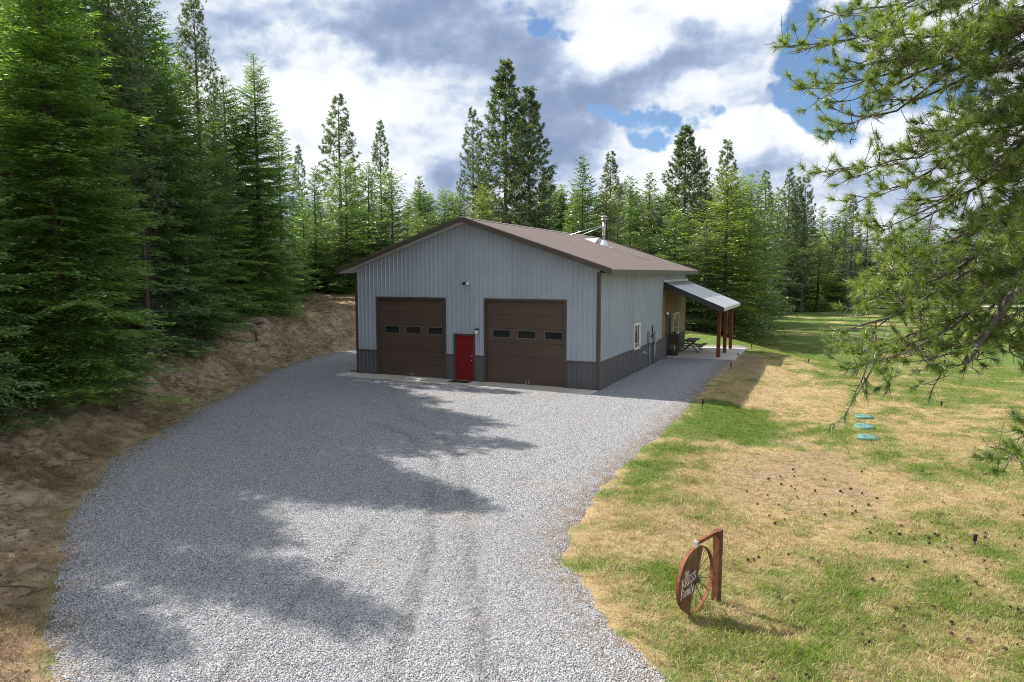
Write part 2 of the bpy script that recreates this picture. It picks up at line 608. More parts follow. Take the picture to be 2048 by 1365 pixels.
def ground_z(x, y):
    x, y = np.asarray(x, float), np.asarray(y, float)
    d = bank_d(x, y) * 0.93
    h = np.interp(y, BANK_H[:, 0], BANK_H[:, 1])
    lump = fbm(x * 0.55, y * 0.55, 4, 3) - 0.5
    wob = 2.9 + 1.1 * (fbm(x * 0.16 + 5, y * 0.16, 2, 8) - 0.5)
    ramp = sstep(-0.15, 1.0, d / wob)
    z = h * ramp + 0.045 * np.clip(d - wob, 0, 60) + lump * (0.75 * sstep(0.1, 1.2, d) * (1 - 0.6 * sstep(4, 9, d)))
    z = z + 0.34 * (fbm(x * 1.7, y * 1.7, 3, 21) - 0.5) * sstep(0.1, 0.9, d) * (1 - 0.7 * sstep(4, 8, d))
    rid = (1 - np.abs(2 * vnoise(x * 0.45 + 0.6 * vnoise(x, y, 9), y * 1.7 + x * 0.5, 27) - 1)) ** 5
    z = z - 0.26 * rid * sstep(0.1, 0.9, d) * (1 - sstep(2.2, 4.0, d))
    z = z * (1 - sstep(-4, 8, x) * sstep(46, 56, y))
    # lawn drops away beyond its crest on the right
    dc = 0.6 * (x - 16.0) + 0.8 * (y - 30.0)
    z = z - 1.5 * sstep(0, 15, dc) * sstep(14.5, 23, x)
    lawn = sstep(0.3, 1.5, x - np.interp(y, EDGE_R[:, 0], EDGE_R[:, 1]))
    z = z + lawn * (0.16 * (fbm(x * 0.35, y * 0.35, 3, 40) - 0.5) + 0.05 * (fbm(x * 1.9, y * 1.9, 2, 43) - 0.5)) * (1 - sstep(30, 60, y))
    er = x - np.interp(y, EDGE_R[:, 0], EDGE_R[:, 1])
    z = z + 0.03 * lawn - 0.30 * sstep(0.6, 3.6, er) * (1 - sstep(30, 42, y))
    return z


def gz(x, y):
    return float(ground_z(np.array([x]), np.array([y]))[0])


def attr_bank(x, y):
    e = bank_d(x, y) + 0.7 * (fbm(x * 0.8, y * 0.8, 3, 55) - 0.5)
    b = sstep(-0.5, 0.1, e)
    b = b * (1 - sstep(2, 9, x) * sstep(46, 56, y))
    return b


def attr_green(x, y):
    n = fbm(x * 0.45, y * 0.45, 4, 61)
    n2 = fbm(x * 1.6, y * 1.6, 3, 67)
    er = x - np.interp(y, EDGE_R[:, 0], EDGE_R[:, 1])
    n3 = fbm(x * 4.2, y * 4.2, 2, 69)
    g = 0.40 + 0.75 * (n - 0.5) + 1.1 * (n2 - 0.5) + 0.75 * (n3 - 0.5)
    g = g + 0.95 * np.exp(-(((x - 7.6 - 0.25 * (y - 23)) / 1.25) ** 4 + ((y - 23.0) / 2.6) ** 4))
    g = g + 0.40 * np.exp(-((er - 0.7) / 0.9) ** 2) * sstep(14, 17, y) * (1 - sstep(25, 28, y))
    g = g + 0.14 * (1 - sstep(10, 14, y))
    dc = 0.6 * (x - 16.0) + 0.8 * (y - 30.0)
    g = g + 0.22 * sstep(-2, 4, dc) + 0.10 * sstep(34, 48, y)
    g = g - 0.35 * np.exp(-(((x - 10.5) / 2.2) ** 2 + ((y - 29) / 5.5) ** 2))
    g = g - 0.55 * np.exp(-(((x - 6.7) / 2.0) ** 2 + ((y - 16.8) / 3.0) ** 2))
    g = g - 0.8 * np.exp(-(((x - 13.2) / 1.5) ** 2 + ((y - 37.5) / 3.2) ** 2))
    return np.clip(g, 0, 1)


def attr_bare(x, y):
    n = fbm(x * 1.1, y * 1.1, 4, 71)
    b = 1.15 * (0.35 + 1.2 * fbm(x * 2.3, y * 2.3, 3, 73)) * np.exp(-(((x - 6.8) / 1.7) ** 2 + ((y - 16.6) / 2.9) ** 2)) + 0.75 * np.exp(-(((x - 8.6) / 1.0) ** 2 + ((y - 20.5) / 4.0) ** 2)) + 0.9 * (n - 0.62) + 1.1 * np.exp(-(((x - 12.4 - 0.42 * (y - 36)) / 0.9) ** 2 + ((y - 37.0) / 4.5) ** 2))
    er = x - np.interp(y, EDGE_R[:, 0], EDGE_R[:, 1])
    b = b + 0.7 * np.exp(-((er + 0.05) / 0.35) ** 2) * n
    return np.clip(b, 0, 1)


def grid_lines(segs):
    """segs: (start, end, step) or growing tails"""
    out = []
    for a, b, s in segs:
        out.append(np.arange(a, b, s))
    return np.unique(np.round(np.concatenate(out), 4))


tail = np.array([0, 12, 28, 50, 80, 130, 220, 380, 650, 1100, 1900, 3000], float)
gx = np.unique(np.concatenate([-70 - tail, grid_lines([(-70, -24, 2), (-24, -19, 0.6), (-19, -4, 0.14), (-4, 26, 0.33), (26, 70, 2)]), 70 + tail]))
gy = np.unique(np.concatenate([-40 - tail, grid_lines([(-40, 3, 2), (3, 6, 0.5), (6, 46, 0.16), (46, 70, 0.5), (70, 150, 2)]), 150 + tail]))


def height_mesh(name, gx_, gy_, zf, mats, attrs, keep=None):
    X, Y = np.meshgrid(gx_, gy_)
    x, y = X.ravel(), Y.ravel()
    z = zf(x, y)
    nx, ny = len(gx_), len(gy_)
    idx = np.arange(nx * ny).reshape(ny, nx)
    f = np.stack([idx[:-1, :-1], idx[:-1, 1:], idx[1:, 1:], idx[1:, :-1]], -1).reshape(-1, 4)
    v = np.stack([x, y, z], 1)
    if keep is not None:
        kf = keep(x, y)[f].any(1)
        f = f[kf]
        used = np.unique(f)
        remap = -np.ones(len(v), int)
        remap[used] = np.arange(len(used))
        v, f = v[used], remap[f]
    at_ = {k: ('POINT', fn(v[:, 0], v[:, 1])) for k, fn in attrs.items()}
    return np_mesh(name, v, f, mats, True, at_)


def ground_material():
    m, t, b = new_mat('lawn_and_dirt')
    pos = t.node('ShaderNodeNewGeometry').outputs['Position']
    A = lambda n: t.node('ShaderNodeAttribute', attribute_name=n).outputs['Fac']
    fine = t.noise(pos, 22, 8, 0.7).outputs['Fac']
    mid = t.noise(pos, 2.3, 6, 0.6).outputs['Fac']
    big = t.noise(pos, 0.35, 5, 0.55).outputs['Fac']
    straw = t.ramp(fine, [(0.3, (0.21, 0.15, 0.075)), (0.5, (0.34, 0.26, 0.13)), (0.72, (0.50, 0.41, 0.24))])
    green = t.ramp(fine, [(0.3, (0.045, 0.085, 0.016)), (0.7, (0.13, 0.20, 0.045))])
    gfac = t.smooth(t.math('ADD', A('green'), t.math('MULTIPLY', t.math('SUBTRACT', fine, 0.5), 0.9)), 0.25, 0.75)
    lawn = t.mix(gfac, straw, green)
    bare = t.ramp(t.noise(pos, 9, 8, 0.7).outputs['Fac'], [(0.3, (0.10, 0.070, 0.042)), (0.7, (0.36, 0.275, 0.165))])
    lawn = t.mix(t.smooth(A('bare'), 0.25, 0.8), lawn, bare)
    # the cut bank: brown soil, grey-brown crust, dead straw
    dn = t.noise(t.vmath('MULTIPLY', pos, (1.0, 1.0, 2.0)), 1.6, 9, 0.68, 0.6).outputs['Fac']
    soil = t.ramp(dn, [(0.28, (0.13, 0.082, 0.055)), (0.45, (0.265, 0.195, 0.132)), (0.6, (0.39, 0.31, 0.215)), (0.78, (0.54, 0.455, 0.32))])
    run_ = t.noise(t.vmath('MULTIPLY', pos, (0.55, 3.2, 1.0)), 1.5, 8, 0.65, 0.8).outputs['Fac']
    crack = t.math('MULTIPLY', t.smooth(run_, 0.53, 0.64), t.smooth(mid, 0.42, 0.6))
    soil = t.mix(t.math('MULTIPLY', crack, 0.75), soil, (0.075, 0.045, 0.028))
    litter = t.ramp(fine, [(0.3, (0.07, 0.048, 0.030)), (0.55, (0.15, 0.11, 0.065)), (0.75, (0.27, 0.215, 0.13))])
    soil = t.mix(t.math('MULTIPLY', A('litter'), t.smooth(mid, 0.25, 0.6)), soil, litter)
    soil = t.mix(t.smooth(big, 0.55, 0.72), soil, t.ramp(fine, [(0.3, (0.10, 0.085, 0.04)), (0.7, (0.26, 0.22, 0.11))]))
    soil = t.mix(t.math('MULTIPLY', t.smooth(fine, 0.62, 0.8), 0.5), soil, (0.40, 0.32, 0.22))
    c = t.mix(A('bank'), lawn, soil)
    t.put(b.inputs['Base Color'], c)
    b.inputs['Roughness'].default_value = 0.95
    b.inputs['Specular IOR Level'].default_value = 0.15
    bp = t.node('ShaderNodeBump')
    bp.inputs['Strength'].default_value = 1.0
    bp.inputs['Distance'].default_value = 0.09
    hgt = t.math('ADD', t.math('MULTIPLY', fine, 0.4), t.math('ADD', t.math('MULTIPLY', dn, 0.9), t.math('MULTIPLY', mid, 0.3)))
    t.put(bp.inputs['Height'], hgt)
    t.l.new(bp.outputs[0], b.inputs['Normal'])
    return m


M['ground'] = ground_material()
ground = link('ground', height_mesh('ground', gx, gy, ground_z, M['ground'], {'green': attr_green, 'bank': attr_bank, 'bare': attr_bare, 'litter': lambda x, y: sstep(2.2, 4.2, bank_d(x, y) + 1.2 * (fbm(x * 0.6, y * 0.6, 3, 44) - 0.5))}))
tag(ground, kind='structure')

# ------------------------------------------------------------------ gravel yard
TRACKS = [  # wheel tracks pressed into the gravel (world points)
    [(-1.55, 4.5), (-1.5, 7.9), (-1.45, 9.5), (-1.5, 12), (-1.75, 15), (-2.0, 17.5), (-2.9, 20.2), (-4.6, 22.5)],
    [(-0.15, 4.5), (-0.35, 7.9), (-0.55, 9.5), (-0.8, 12), (-1.0, 15), (-1.5, 18.4), (-2.4, 21.2), (-4.0, 24.0)],
    [(-3.9, 4.5), (-3.5, 7.9), (-3.1, 10.5), (-2.8, 13)],
    [(-9.6, 27.5), (-8.2, 28.8), (-6.6, 29.3), (-4.8, 28.6), (-3.0, 26.0), (-2.2, 22.5)],
    [(-9.2, 25.8), (-8.0, 27.0), (-6.4, 27.4), (-5.0, 26.9), (-3.9, 24.6)],
]


def seg_dist(x, y, pts):
    best = np.full(x.shape, 1e9)
    for (ax, ay), (bx, by) in zip(pts[:-1], pts[1:]):
        vx, vy = bx - ax, by - ay
        t = np.clip(((x - ax) * vx + (y - ay) * vy) / (vx * vx + vy * vy), 0, 1)
        best = np.minimum(best, np.hypot(x - ax - t * vx, y - ay - t * vy))
    return best


def attr_track(x, y):
    tr = np.zeros_like(x)
    n = fbm(x * 2.2, y * 2.2, 3, 90)
    for i, p in enumerate(TRACKS):
        amp = (1.0, 1.0, 0.7, 0.6, 0.5)[i]
        d = seg_dist(x + 0.2 * (fbm(x * 0.5, y * 0.5, 2, 12) - 0.5), y, p)
        tr = np.maximum(tr, amp * np.exp(-(d / 0.13) ** 2))
    return np.clip(tr * (0.25 + 1.35 * n), 0, 1)


def gravel_sd(x, y):
    l = x - np.interp(y, EDGE_L[:, 0], EDGE_L[:, 1])
    r = np.interp(y, EDGE_R[:, 0], EDGE_R[:, 1]) - x
    s = np.minimum(l, r * 0.93)
    return np.minimum(s, 47.0 + 0.0 * x - y)


def gravel_z(x, y):
    s = gravel_sd(x, y) + 0.42 * (fbm(x * 1.3, y * 1.3, 4, 80) - 0.5) + 0.22 * (fbm(x * 5, y * 5, 2, 84) - 0.5)
    g = ground_z(x, y)
    z = g + 0.035 + 0.05 * (sstep(-0.25, 0.45, s) - 1.0) * 2.4
    z = z + sstep(0.0, 1.0, s) * (0.03 * (fbm(x * 0.6, y * 0.6, 3, 31) - 0.5) + 0.022 * (fbm(x * 4.5, y * 4.5, 3, 33) - 0.5))
    z = z - 0.022 * attr_track(x, y)
    return z


def gravel_material(stone=False):
    m, t, b = new_mat('crushed_rock_stone' if stone else 'crushed_rock_gravel')
    b.inputs['Roughness'].default_value = 0.92
    b.inputs['Specular IOR Level'].default_value = 0.25
    pos = t.node('ShaderNodeNewGeometry').outputs['Position']
    if stone:
        r = t.node('ShaderNodeObjectInfo').outputs['Random']
        c = t.ramp(r, [(0.0, (0.13, 0.13, 0.14)), (0.25, (0.30, 0.315, 0.35)), (0.6, (0.43, 0.45, 0.49)), (0.9, (0.57, 0.585, 0.62)), (1.0, (0.40, 0.33, 0.25))])
        c = t.mix(0.35, c, t.ramp(t.noise(pos, 60, 3).outputs['Fac'], [(0.3, (0.22, 0.22, 0.23)), (0.7, (0.5, 0.5, 0.49))]))
        trk = t.node('ShaderNodeAttribute', attribute_name='track', attribute_type='INSTANCER').outputs['Fac']
    else:
        warp = t.vmath('ADD', pos, t.vmath('SCALE', t.noise(pos, 30, 2).outputs['Color'], scale=0.02))
        vo = t.voronoi(warp, 52)
        vo2 = t.voronoi(warp, 24)
        cell = t.node('ShaderNodeSeparateColor')
        t.l.new(vo.outputs['Color'], cell.inputs[0])
        c = t.ramp(cell.outputs[0], [(0.0, (0.12, 0.12, 0.13)), (0.3, (0.31, 0.325, 0.36)), (0.7, (0.44, 0.46, 0.50)), (1.0, (0.58, 0.595, 0.63))])
        c = t.mix(t.smooth(vo.outputs['Distance'], 0.45, 0.75), c, (0.10, 0.10, 0.105))
        trk = t.node('ShaderNodeAttribute', attribute_name='track').outputs['Fac']
    trk = t.math('MULTIPLY', trk, t.smooth(t.noise(pos, 7.0, 5, 0.65).outputs['Fac'], 0.40, 0.56, 0.15, 1.35))
    big = t.noise(pos, 0.5, 6, 0.6).outputs['Fac']
    c = t.mix(t.math('MULTIPLY', t.smooth(big, 0.5, 0.72), 0.28), c, (0.37, 0.33, 0.27))
    c = t.mix(t.math('MULTIPLY', trk, 0.42), c, (0.13, 0.12, 0.11))
    if not stone:
        edge = t.node('ShaderNodeAttribute', attribute_name='edge').outputs['Fac']
        c = t.mix(t.math('MULTIPLY', edge, t.smooth(t.noise(pos, 3, 6, 0.65).outputs['Fac'], 0.35, 0.6)), c, (0.20, 0.15, 0.10))
        hgt = t.math('ADD', t.math('MULTIPLY', vo.outputs['Distance'], -1.0), t.math('MULTIPLY', vo2.outputs['Distance'], -0.6))
        bp = t.node('ShaderNodeBump')
        bp.inputs['Strength'].default_value = 0.9
        bp.inputs['Distance'].default_value = 0.03
        t.put(bp.inputs['Height'], hgt)
        t.l.new(bp.outputs[0], b.inputs['Normal'])
    t.put(b.inputs['Base Color'], c)
    return m


M['gravel'] = gravel_material()
M['stone'] = gravel_material(True)


def gravel_edge(x, y):
    return np.clip(1 - sstep(0.1, 1.3, gravel_sd(x, y)), 0, 1)


in_barn = lambda x, y, m=0.0: (((x - BO[0]) * EX[0] + (y - BO[1]) * EX[1] > m) & ((x - BO[0]) * EX[0] + (y - BO[1]) * EX[1] < BW - m)
                               & ((x - BO[0]) * EY[0] + (y - BO[1]) * EY[1] > m) & ((x - BO[0]) * EY[0] + (y - BO[1]) * EY[1] < BL - m))
vx_, vy_ = grid_lines([(-13.5, 17, 0.13)]), np.unique(np.concatenate([grid_lines([(2, 16, 0.10), (16, 47.5, 0.16)])]))
gravel_yard = link('gravel_yard', height_mesh('gravel_yard', vx_, vy_, gravel_z, M['gravel'], {'track': attr_track, 'edge': gravel_edge},
                   keep=lambda x, y: (gravel_sd(x, y) > -0.7) & ~in_barn(x, y, 0.5)))
tag(gravel_yard, kind='structure')


# ------------------------------------------------------------------ scattered small stuff (geometry nodes)
def scatter(name, surf, protos, dens_attr, dens, smin, smax, seed, tilt=0.0, keep_attrs=()):
    o = link(name, surf)
    tag(o, kind='stuff')
    c = bpy.data.collections.new(name + '_pieces')
    for p in protos:
        c.objects.link(p)
    ng = bpy.data.node_groups.new(name, 'GeometryNodeTree')
    ng.interface.new_socket('Geometry', in_out='INPUT', socket_type='NodeSocketGeometry')
    ng.interface.new_socket('Geometry', in_out='OUTPUT', socket_type='NodeSocketGeometry')
    N, L = ng.nodes, ng.links
    gi, go = N.new('NodeGroupInput'), N.new('NodeGroupOutput')
    dp = N.new('GeometryNodeDistributePointsOnFaces')
    dp.distribute_method = 'RANDOM'
    na = N.new('GeometryNodeInputNamedAttribute')
    na.data_type = 'FLOAT'
    na.inputs['Name'].default_value = dens_attr
    mu = N.new('ShaderNodeMath')
    mu.operation = 'MULTIPLY'
    L.new(na.outputs['Attribute'], mu.inputs[0])
    mu.inputs[1].default_value = dens
    L.new(gi.outputs[0], dp.inputs['Mesh'])
    L.new(mu.outputs[0], dp.inputs['Density'])
    dp.inputs['Seed'].default_value = seed
    ci = N.new('GeometryNodeCollectionInfo')
    ci.inputs['Collection'].default_value = c
    ci.inputs['Separate Children'].default_value = True
    ci.inputs['Reset Children'].default_value = True
    ip = N.new('GeometryNodeInstanceOnPoints')
    ip.inputs['Pick Instance'].default_value = True
    L.new(dp.outputs['Points'], ip.inputs['Points'])
    L.new(ci.outputs[0], ip.inputs['Instance'])
    rv = N.new('FunctionNodeRandomValue')
    rv.data_type = 'FLOAT_VECTOR'
    rv.inputs[0].default_value = (-tilt, -tilt, 0)
    rv.inputs[1].default_value = (tilt, tilt, 6.283)
    L.new(rv.outputs[0], ip.inputs['Rotation'])
    rs = N.new('FunctionNodeRandomValue')
    rs.data_type = 'FLOAT'
    rs.inputs[2].default_value = smin
    rs.inputs[3].default_value = smax
    rs.inputs['Seed'].default_value = seed + 5
    L.new(rs.outputs[1], ip.inputs['Scale'])
    L.new(ip.outputs[0], go.inputs[0])
    md = o.modifiers.new('scatter', 'NODES')
    md.node_group = ng
    return o


def loose(name, me):
    return bpy.data.objects.new(name, me)


rng = np.random.default_rng(7)


def pebble(seed):
    import bmesh
    r = random.Random(seed)
    bm = bmesh.new()
    bmesh.ops.create_icosphere(bm, subdivisions=1, radius=1.0)
    sx, sy, sz = r.uniform(0.8, 1.3), r.uniform(0.7, 1.1), r.uniform(0.55, 0.85)
    for v in bm.verts:
        k = r.uniform(0.75, 1.15)
        v.co = Vector((v.co.x * sx * k, v.co.y * sy * k, v.co.z * sz * k))
    me = bpy.data.meshes.new('pebble')
    bm.to_mesh(me)
    bm.free()
    return me


stone_protos = []
for i in range(4):
    me = pebble(i)
    me.materials.append(M['stone'])
    stone_protos.append(loose('pebble', me))


def stone_density(x, y):
    s = gravel_sd(x, y)
    d = np.clip(14.0 / np.maximum(y, 6.0), 0, 1.6) ** 2.2
    d = d * sstep(-0.45, 0.35, s + 0.5 * (fbm(x * 2.5, y * 2.5, 3, 99) - 0.5)) * (1 - sstep(24, 30, y))
    return np.clip(d, 0, 2.3) * (0.6 + 0.9 * attr_track(x, y) + 0.6 * fbm(x * 1.5, y * 1.5, 3, 93))


sx_, sy_ = grid_lines([(-13, 8, 0.2)]), grid_lines([(6.3, 30, 0.2)])
scatter('loose_gravel', height_mesh('loose_gravel', sx_, sy_, lambda x, y: gravel_z(x, y) + 0.004, M['stone'], {'dens': stone_density, 'track': attr_track},
        keep=lambda x, y: gravel_sd(x, y) > -0.5), stone_protos, 'dens', 680.0, 0.006, 0.017, 3, 1.2)


# grass
def grass_material(name, straw_a, straw_b, green_a, green_b):
    m, t, b = new_mat(name)
    t.n.remove(b)
    o = t.n['Material Output']
    g = t.node('ShaderNodeAttribute', attribute_name='green', attribute_type='INSTANCER').outputs['Fac']
    k = t.node('ShaderNodeAttribute', attribute_name='blade').outputs['Fac']
    r = t.node('ShaderNodeObjectInfo').outputs['Random']
    fac = t.smooth(t.math('ADD', g, t.math('ADD', t.math('MULTIPLY', t.math('SUBTRACT', k, 0.5), 0.9), t.math('MULTIPLY', t.math('SUBTRACT', r, 0.5), 0.5))), 0.42, 0.58)
    st = t.mix(r, straw_a, straw_b)
    gr = t.mix(k, green_a, green_b)
    c = t.mix(fac, st, gr)
    d = t.node('ShaderNodeBsdfDiffuse')
    t.put(d.inputs['Color'], c)
    tr = t.node('ShaderNodeBsdfTranslucent')
    t.put(tr.inputs['Color'], c)
    mx = t.node('ShaderNodeMixShader')
    mx.inputs[0].default_value = 0.35
    t.l.new(d.outputs[0], mx.inputs[1])
    t.l.new(tr.outputs[0], mx.inputs[2])
    t.l.new(mx.outputs[0], o.inputs['Surface'])
    return m


M['grass'] = grass_material('lawn_blades', (0.34, 0.26, 0.125), (0.64, 0.545, 0.335), (0.085, 0.150, 0.022), (0.21, 0.30, 0.055))
M['dead_grass'] = grass_material('dead_grass_blades', (0.20, 0.14, 0.085), (0.40, 0.31, 0.19), (0.09, 0.10, 0.03), (0.16, 0.17, 0.06))


def clump(seed, n, rad_, lmin, lmax, wid, flat_, m):
    r = np.random.default_rng(seed)
    a = r.uniform(0, 2 * np.pi, n)
    q = rad_ * np.sqrt(r.uniform(0, 1, n))
    px, py = q * np.cos(a), q * np.sin(a)
    az = r.uniform(0, 2 * np.pi, n)
    ln = r.uniform(lmin, lmax, n)
    el = np.clip(r.normal(flat_, 0.35, n), 0.08, 1.5)
    w = wid * r.uniform(0.7, 1.3, n)
    d = np.stack([np.cos(az) * np.cos(el), np.sin(az) * np.cos(el), np.sin(el)], 1)
    s = np.stack([-np.sin(az), np.cos(az), np.zeros(n)], 1)
    base = np.stack([px, py, np.full(n, -0.006)], 1)
    midp = base + d * (ln * 0.55)[:, None]
    d2 = d * 1.0
    d2[:, 2] -= r.uniform(0.2, 0.9, n)
    tip = midp + d2 / np.linalg.norm(d2, axis=1)[:, None] * (ln * 0.45)[:, None]
    tip[:, 2] = np.maximum(tip[:, 2], 0.004)
    V = np.stack([base - s * w[:, None] / 2, base + s * w[:, None] / 2, midp + s * w[:, None] / 2.4, midp - s * w[:, None] / 2.4, tip], 1).reshape(-1, 3)
    i0 = np.arange(n) * 5
    F = np.concatenate([np.stack([i0, i0 + 1, i0 + 2], 1), np.stack([i0, i0 + 2, i0 + 3], 1), np.stack([i0 + 3, i0 + 2, i0 + 4], 1)])
    bl = np.repeat(r.uniform(0, 1, n), 5)
    return loose('grass_clump', np_mesh('grass_clump', V, F, m, False, {'blade': ('POINT', bl)}))


lawn_protos = [clump(10 + i, 34, 0.13, 0.05, 0.13, 0.0065, (0.55, 0.75, 0.4, 0.9)[i], M['grass']) for i in range(4)]
dead_protos = [clump(30 + i, 26, 0.17, 0.07, 0.20, 0.006, (0.25, 0.4, 0.2)[i], M['dead_grass']) for i in range(3)]


def lawn_density(x, y):
    er = x - np.interp(y, EDGE_R[:, 0], EDGE_R[:, 1]) + 0.5 * (fbm(x * 1.2, y * 1.2, 3, 77) - 0.5)
    d = np.clip(12.0 / np.maximum(y, 7.0), 0, 1.5) ** 1.1
    d = d * sstep(-0.25, 0.35, er) * (1 - 0.82 * sstep(0.25, 0.7, attr_bare(x, y))) * (0.45 + 1.1 * fbm(x * 1.3, y * 1.3, 3, 78))
    d = d * (0.8 + 0.5 * attr_green(x, y))
    pt = ((x - BO[0]) * EX[0] + (y - BO[1]) * EX[1], (x - BO[0]) * EY[0] + (y - BO[1]) * EY[1])
    d = d * np.where((pt[0] > -0.3) & (pt[0] < 16.5) & (pt[1] > -1.6) & (pt[1] < 19.6), 0.0, 1.0)
    # keep the blades off the three lids
    for lx, ly in ((12.6, 24.5), (11.85, 23.0), (11.05, 21.2)):
        d = d * np.where(((x - lx) / 0.36) ** 2 + ((y - ly) / 0.36) ** 2 < 1, 0.0, 1.0)
    return d


sx_, sy_ = grid_lines([(0, 34, 0.25)]), grid_lines([(6, 62, 0.25)])
scatter('lawn_grass', height_mesh('lawn_grass', sx_, sy_, lambda x, y: ground_z(x, y), M['grass'], {'dens': lawn_density, 'green': attr_green},
        keep=lambda x, y: (x < 0.80 * y + 3) & (x - np.interp(y, EDGE_R[:, 0], EDGE_R[:, 1]) > -0.5) & ((y < 46) | (x > 10))), lawn_protos, 'dens', 135.0, 0.5, 1.2, 11, 0.3)


def bank_density(x, y):
    e = bank_d(x, y)
    n = fbm(x * 0.7, y * 0.7, 4, 120)
    d = sstep(-0.3, 0.6, e) * (1 - 0.6 * sstep(6, 12, e)) * sstep(0.38, 0.62, n)
    d = d + 0.35 * np.exp(-((e - 0.2) / 0.4) ** 2) + 0.5 * np.exp(-((e - 3.2) / 0.9) ** 2)
    return d * np.clip(16.0 / np.maximum(y, 8), 0, 1.5) * (1 - sstep(-2, 6, x) * sstep(46, 54, y))


sx_, sy_ = grid_lines([(-26, 2, 0.25)]), grid_lines([(6, 62, 0.25)])
scatter('bank_dead_grass', height_mesh('bank_dead_grass', sx_, sy_, ground_z, M['dead_grass'],
        {'dens': bank_density, 'green': lambda x, y: 0.55 * sstep(0.5, 0.75, fbm(x * 0.4, y * 0.4, 3, 140))},
        keep=lambda x, y: (bank_d(x, y) > -0.6) & (bank_d(x, y) < 14)), dead_protos, 'dens', 75.0, 0.6, 1.5, 12, 0.3)

M['clod'] = mat('dry_soil_clod', (0.17, 0.115, 0.078), 0.95, 0.0, 0.4, 8, 0.3, 30, objrand=0.35)
clod_protos = []
for i in range(3):
    me = pebble(50 + i)
    me.materials.append(M['clod'])
    clod_protos.append(loose('soil_clod', me))
scatter('soil_clods', height_mesh('soil_clods', sx_, sy_, ground_z, M['clod'],
        {'dens': lambda x, y: sstep(-0.2, 0.5, bank_d(x, y)) * (1 - sstep(4, 8, bank_d(x, y))) * (1 - sstep(-2, 6, x) * sstep(46, 54, y)) * sstep(0.4, 0.7, fbm(x, y, 3, 150))},
        keep=lambda x, y: (bank_d(x, y) > -0.6) & (bank_d(x, y) < 9)), clod_protos, 'dens', 26.0, 0.010, 0.050, 13, 1.0)

# sticks and bark litter on the bank, taller tufts in the lawn
M['stick'] = mat('dry_stick', (0.16, 0.12, 0.09), 0.9, 0.0, 0.4, 8, objrand=0.5)
stick_protos = []
for i in range(3):
    r_ = random.Random(70 + i)
    q = MB().tube([(-0.12, 0, 0.008), (-0.03, r_.uniform(-0.02, 0.02), 0.014), (0.05, r_.uniform(-0.02, 0.02), 0.012), (0.13, 0, 0.006)], 0.006, 5, smooth=False)
    if i:
        q.tube([(0.0, 0, 0.012), (0.05, 0.06, 0.02)], 0.004, 4, smooth=False)
    stick_protos.append(loose('dry_stick', q.mesh('dry_stick', M['stick'])))
scatter('bank_sticks', height_mesh('bank_sticks', sx_, sy_, ground_z, M['stick'],
        {'dens': lambda x, y: sstep(-0.2, 0.6, bank_d(x, y)) * sstep(0.40, 0.65, fbm(x * 0.8, y * 0.8, 3, 160)) * (1 - sstep(-2, 6, x) * sstep(46, 54, y))},
        keep=lambda x, y: (bank_d(x, y) > -0.6) & (bank_d(x, y) < 9)), stick_protos, 'dens', 9.0, 0.5, 2.6, 17, 0.35)
tuft_protos = [clump(60 + i, 46, 0.09, 0.10, 0.21, 0.0065, (0.9, 1.1)[i], M['grass']) for i in range(2)]
tx_, ty_ = grid_lines([(0, 30, 0.3)]), grid_lines([(6, 40, 0.3)])
scatter('grass_tufts', height_mesh('grass_tufts', tx_, ty_, ground_z, M['grass'],
        {'dens': lambda x, y: np.clip(lawn_density(x, y), 0, 1) * sstep(0.50, 0.72, fbm(x * 1.1, y * 1.1, 3, 170)), 'green': lambda x, y: np.clip(attr_green(x, y) + 0.15, 0, 1)},
        keep=lambda x, y: (x < 0.80 * y + 3) & (x - np.interp(y, EDGE_R[:, 0], EDGE_R[:, 1]) > -0.1)), tuft_protos, 'dens', 7.0, 0.5, 1.1, 18, 0.25)
litter_protos = [clump(65 + i, 16, 0.10, 0.05, 0.13, 0.005, 0.1, M['dead_grass']) for i in range(2)]
scatter('lawn_needle_litter', height_mesh('lawn_needle_litter', tx_, ty_, lambda x, y: ground_z(x, y) + 0.01, M['dead_grass'],
        {'dens': lambda x, y: np.clip(lawn_density(x, y), 0, 1.2) * sstep(0.42, 0.7, fbm(x * 0.9, y * 0.9, 3, 175)), 'green': lambda x, y: x * 0.0},
        keep=lambda x, y: (x < 0.80 * y + 3) & (x - np.interp(y, EDGE_R[:, 0], EDGE_R[:, 1]) > 0.0)), litter_protos, 'dens', 26.0, 0.6, 1.3, 19, 0.3)

# ------------------------------------------------------------------ the metal barn
SL = 1.0 / 3.0
EAVE = 4.9
RIDGE = EAVE + BW / 2 * SL + 0.33
SEAM = 1.19
barn = empty('metal_barn', bw(0, 0, 0), TH, 'light grey metal barn with brown roof, charcoal base and porch', 'barn')


def rib_profile(w, pitch=0.2286, h=0.02, base=0.070, top=0.026, minor=True):
    """points (u, height) across a ribbed sheet of width w"""
    pts = [(0.0, 0.0)]
    k = 0
    while k * pitch < w - 0.02:
        c = k * pitch + pitch * 0.5
        pts += [(c - base / 2, 0.0), (c - top / 2, h), (c + top / 2, h), (c + base / 2, 0.0)]
        k += 1
    pts.append((w, 0.0))
    out = []
    for p in pts:
        if 0 <= p[0] <= w and (not out or p[0] > out[-1][0] + 1e-4):
            out.append(p)
    return out


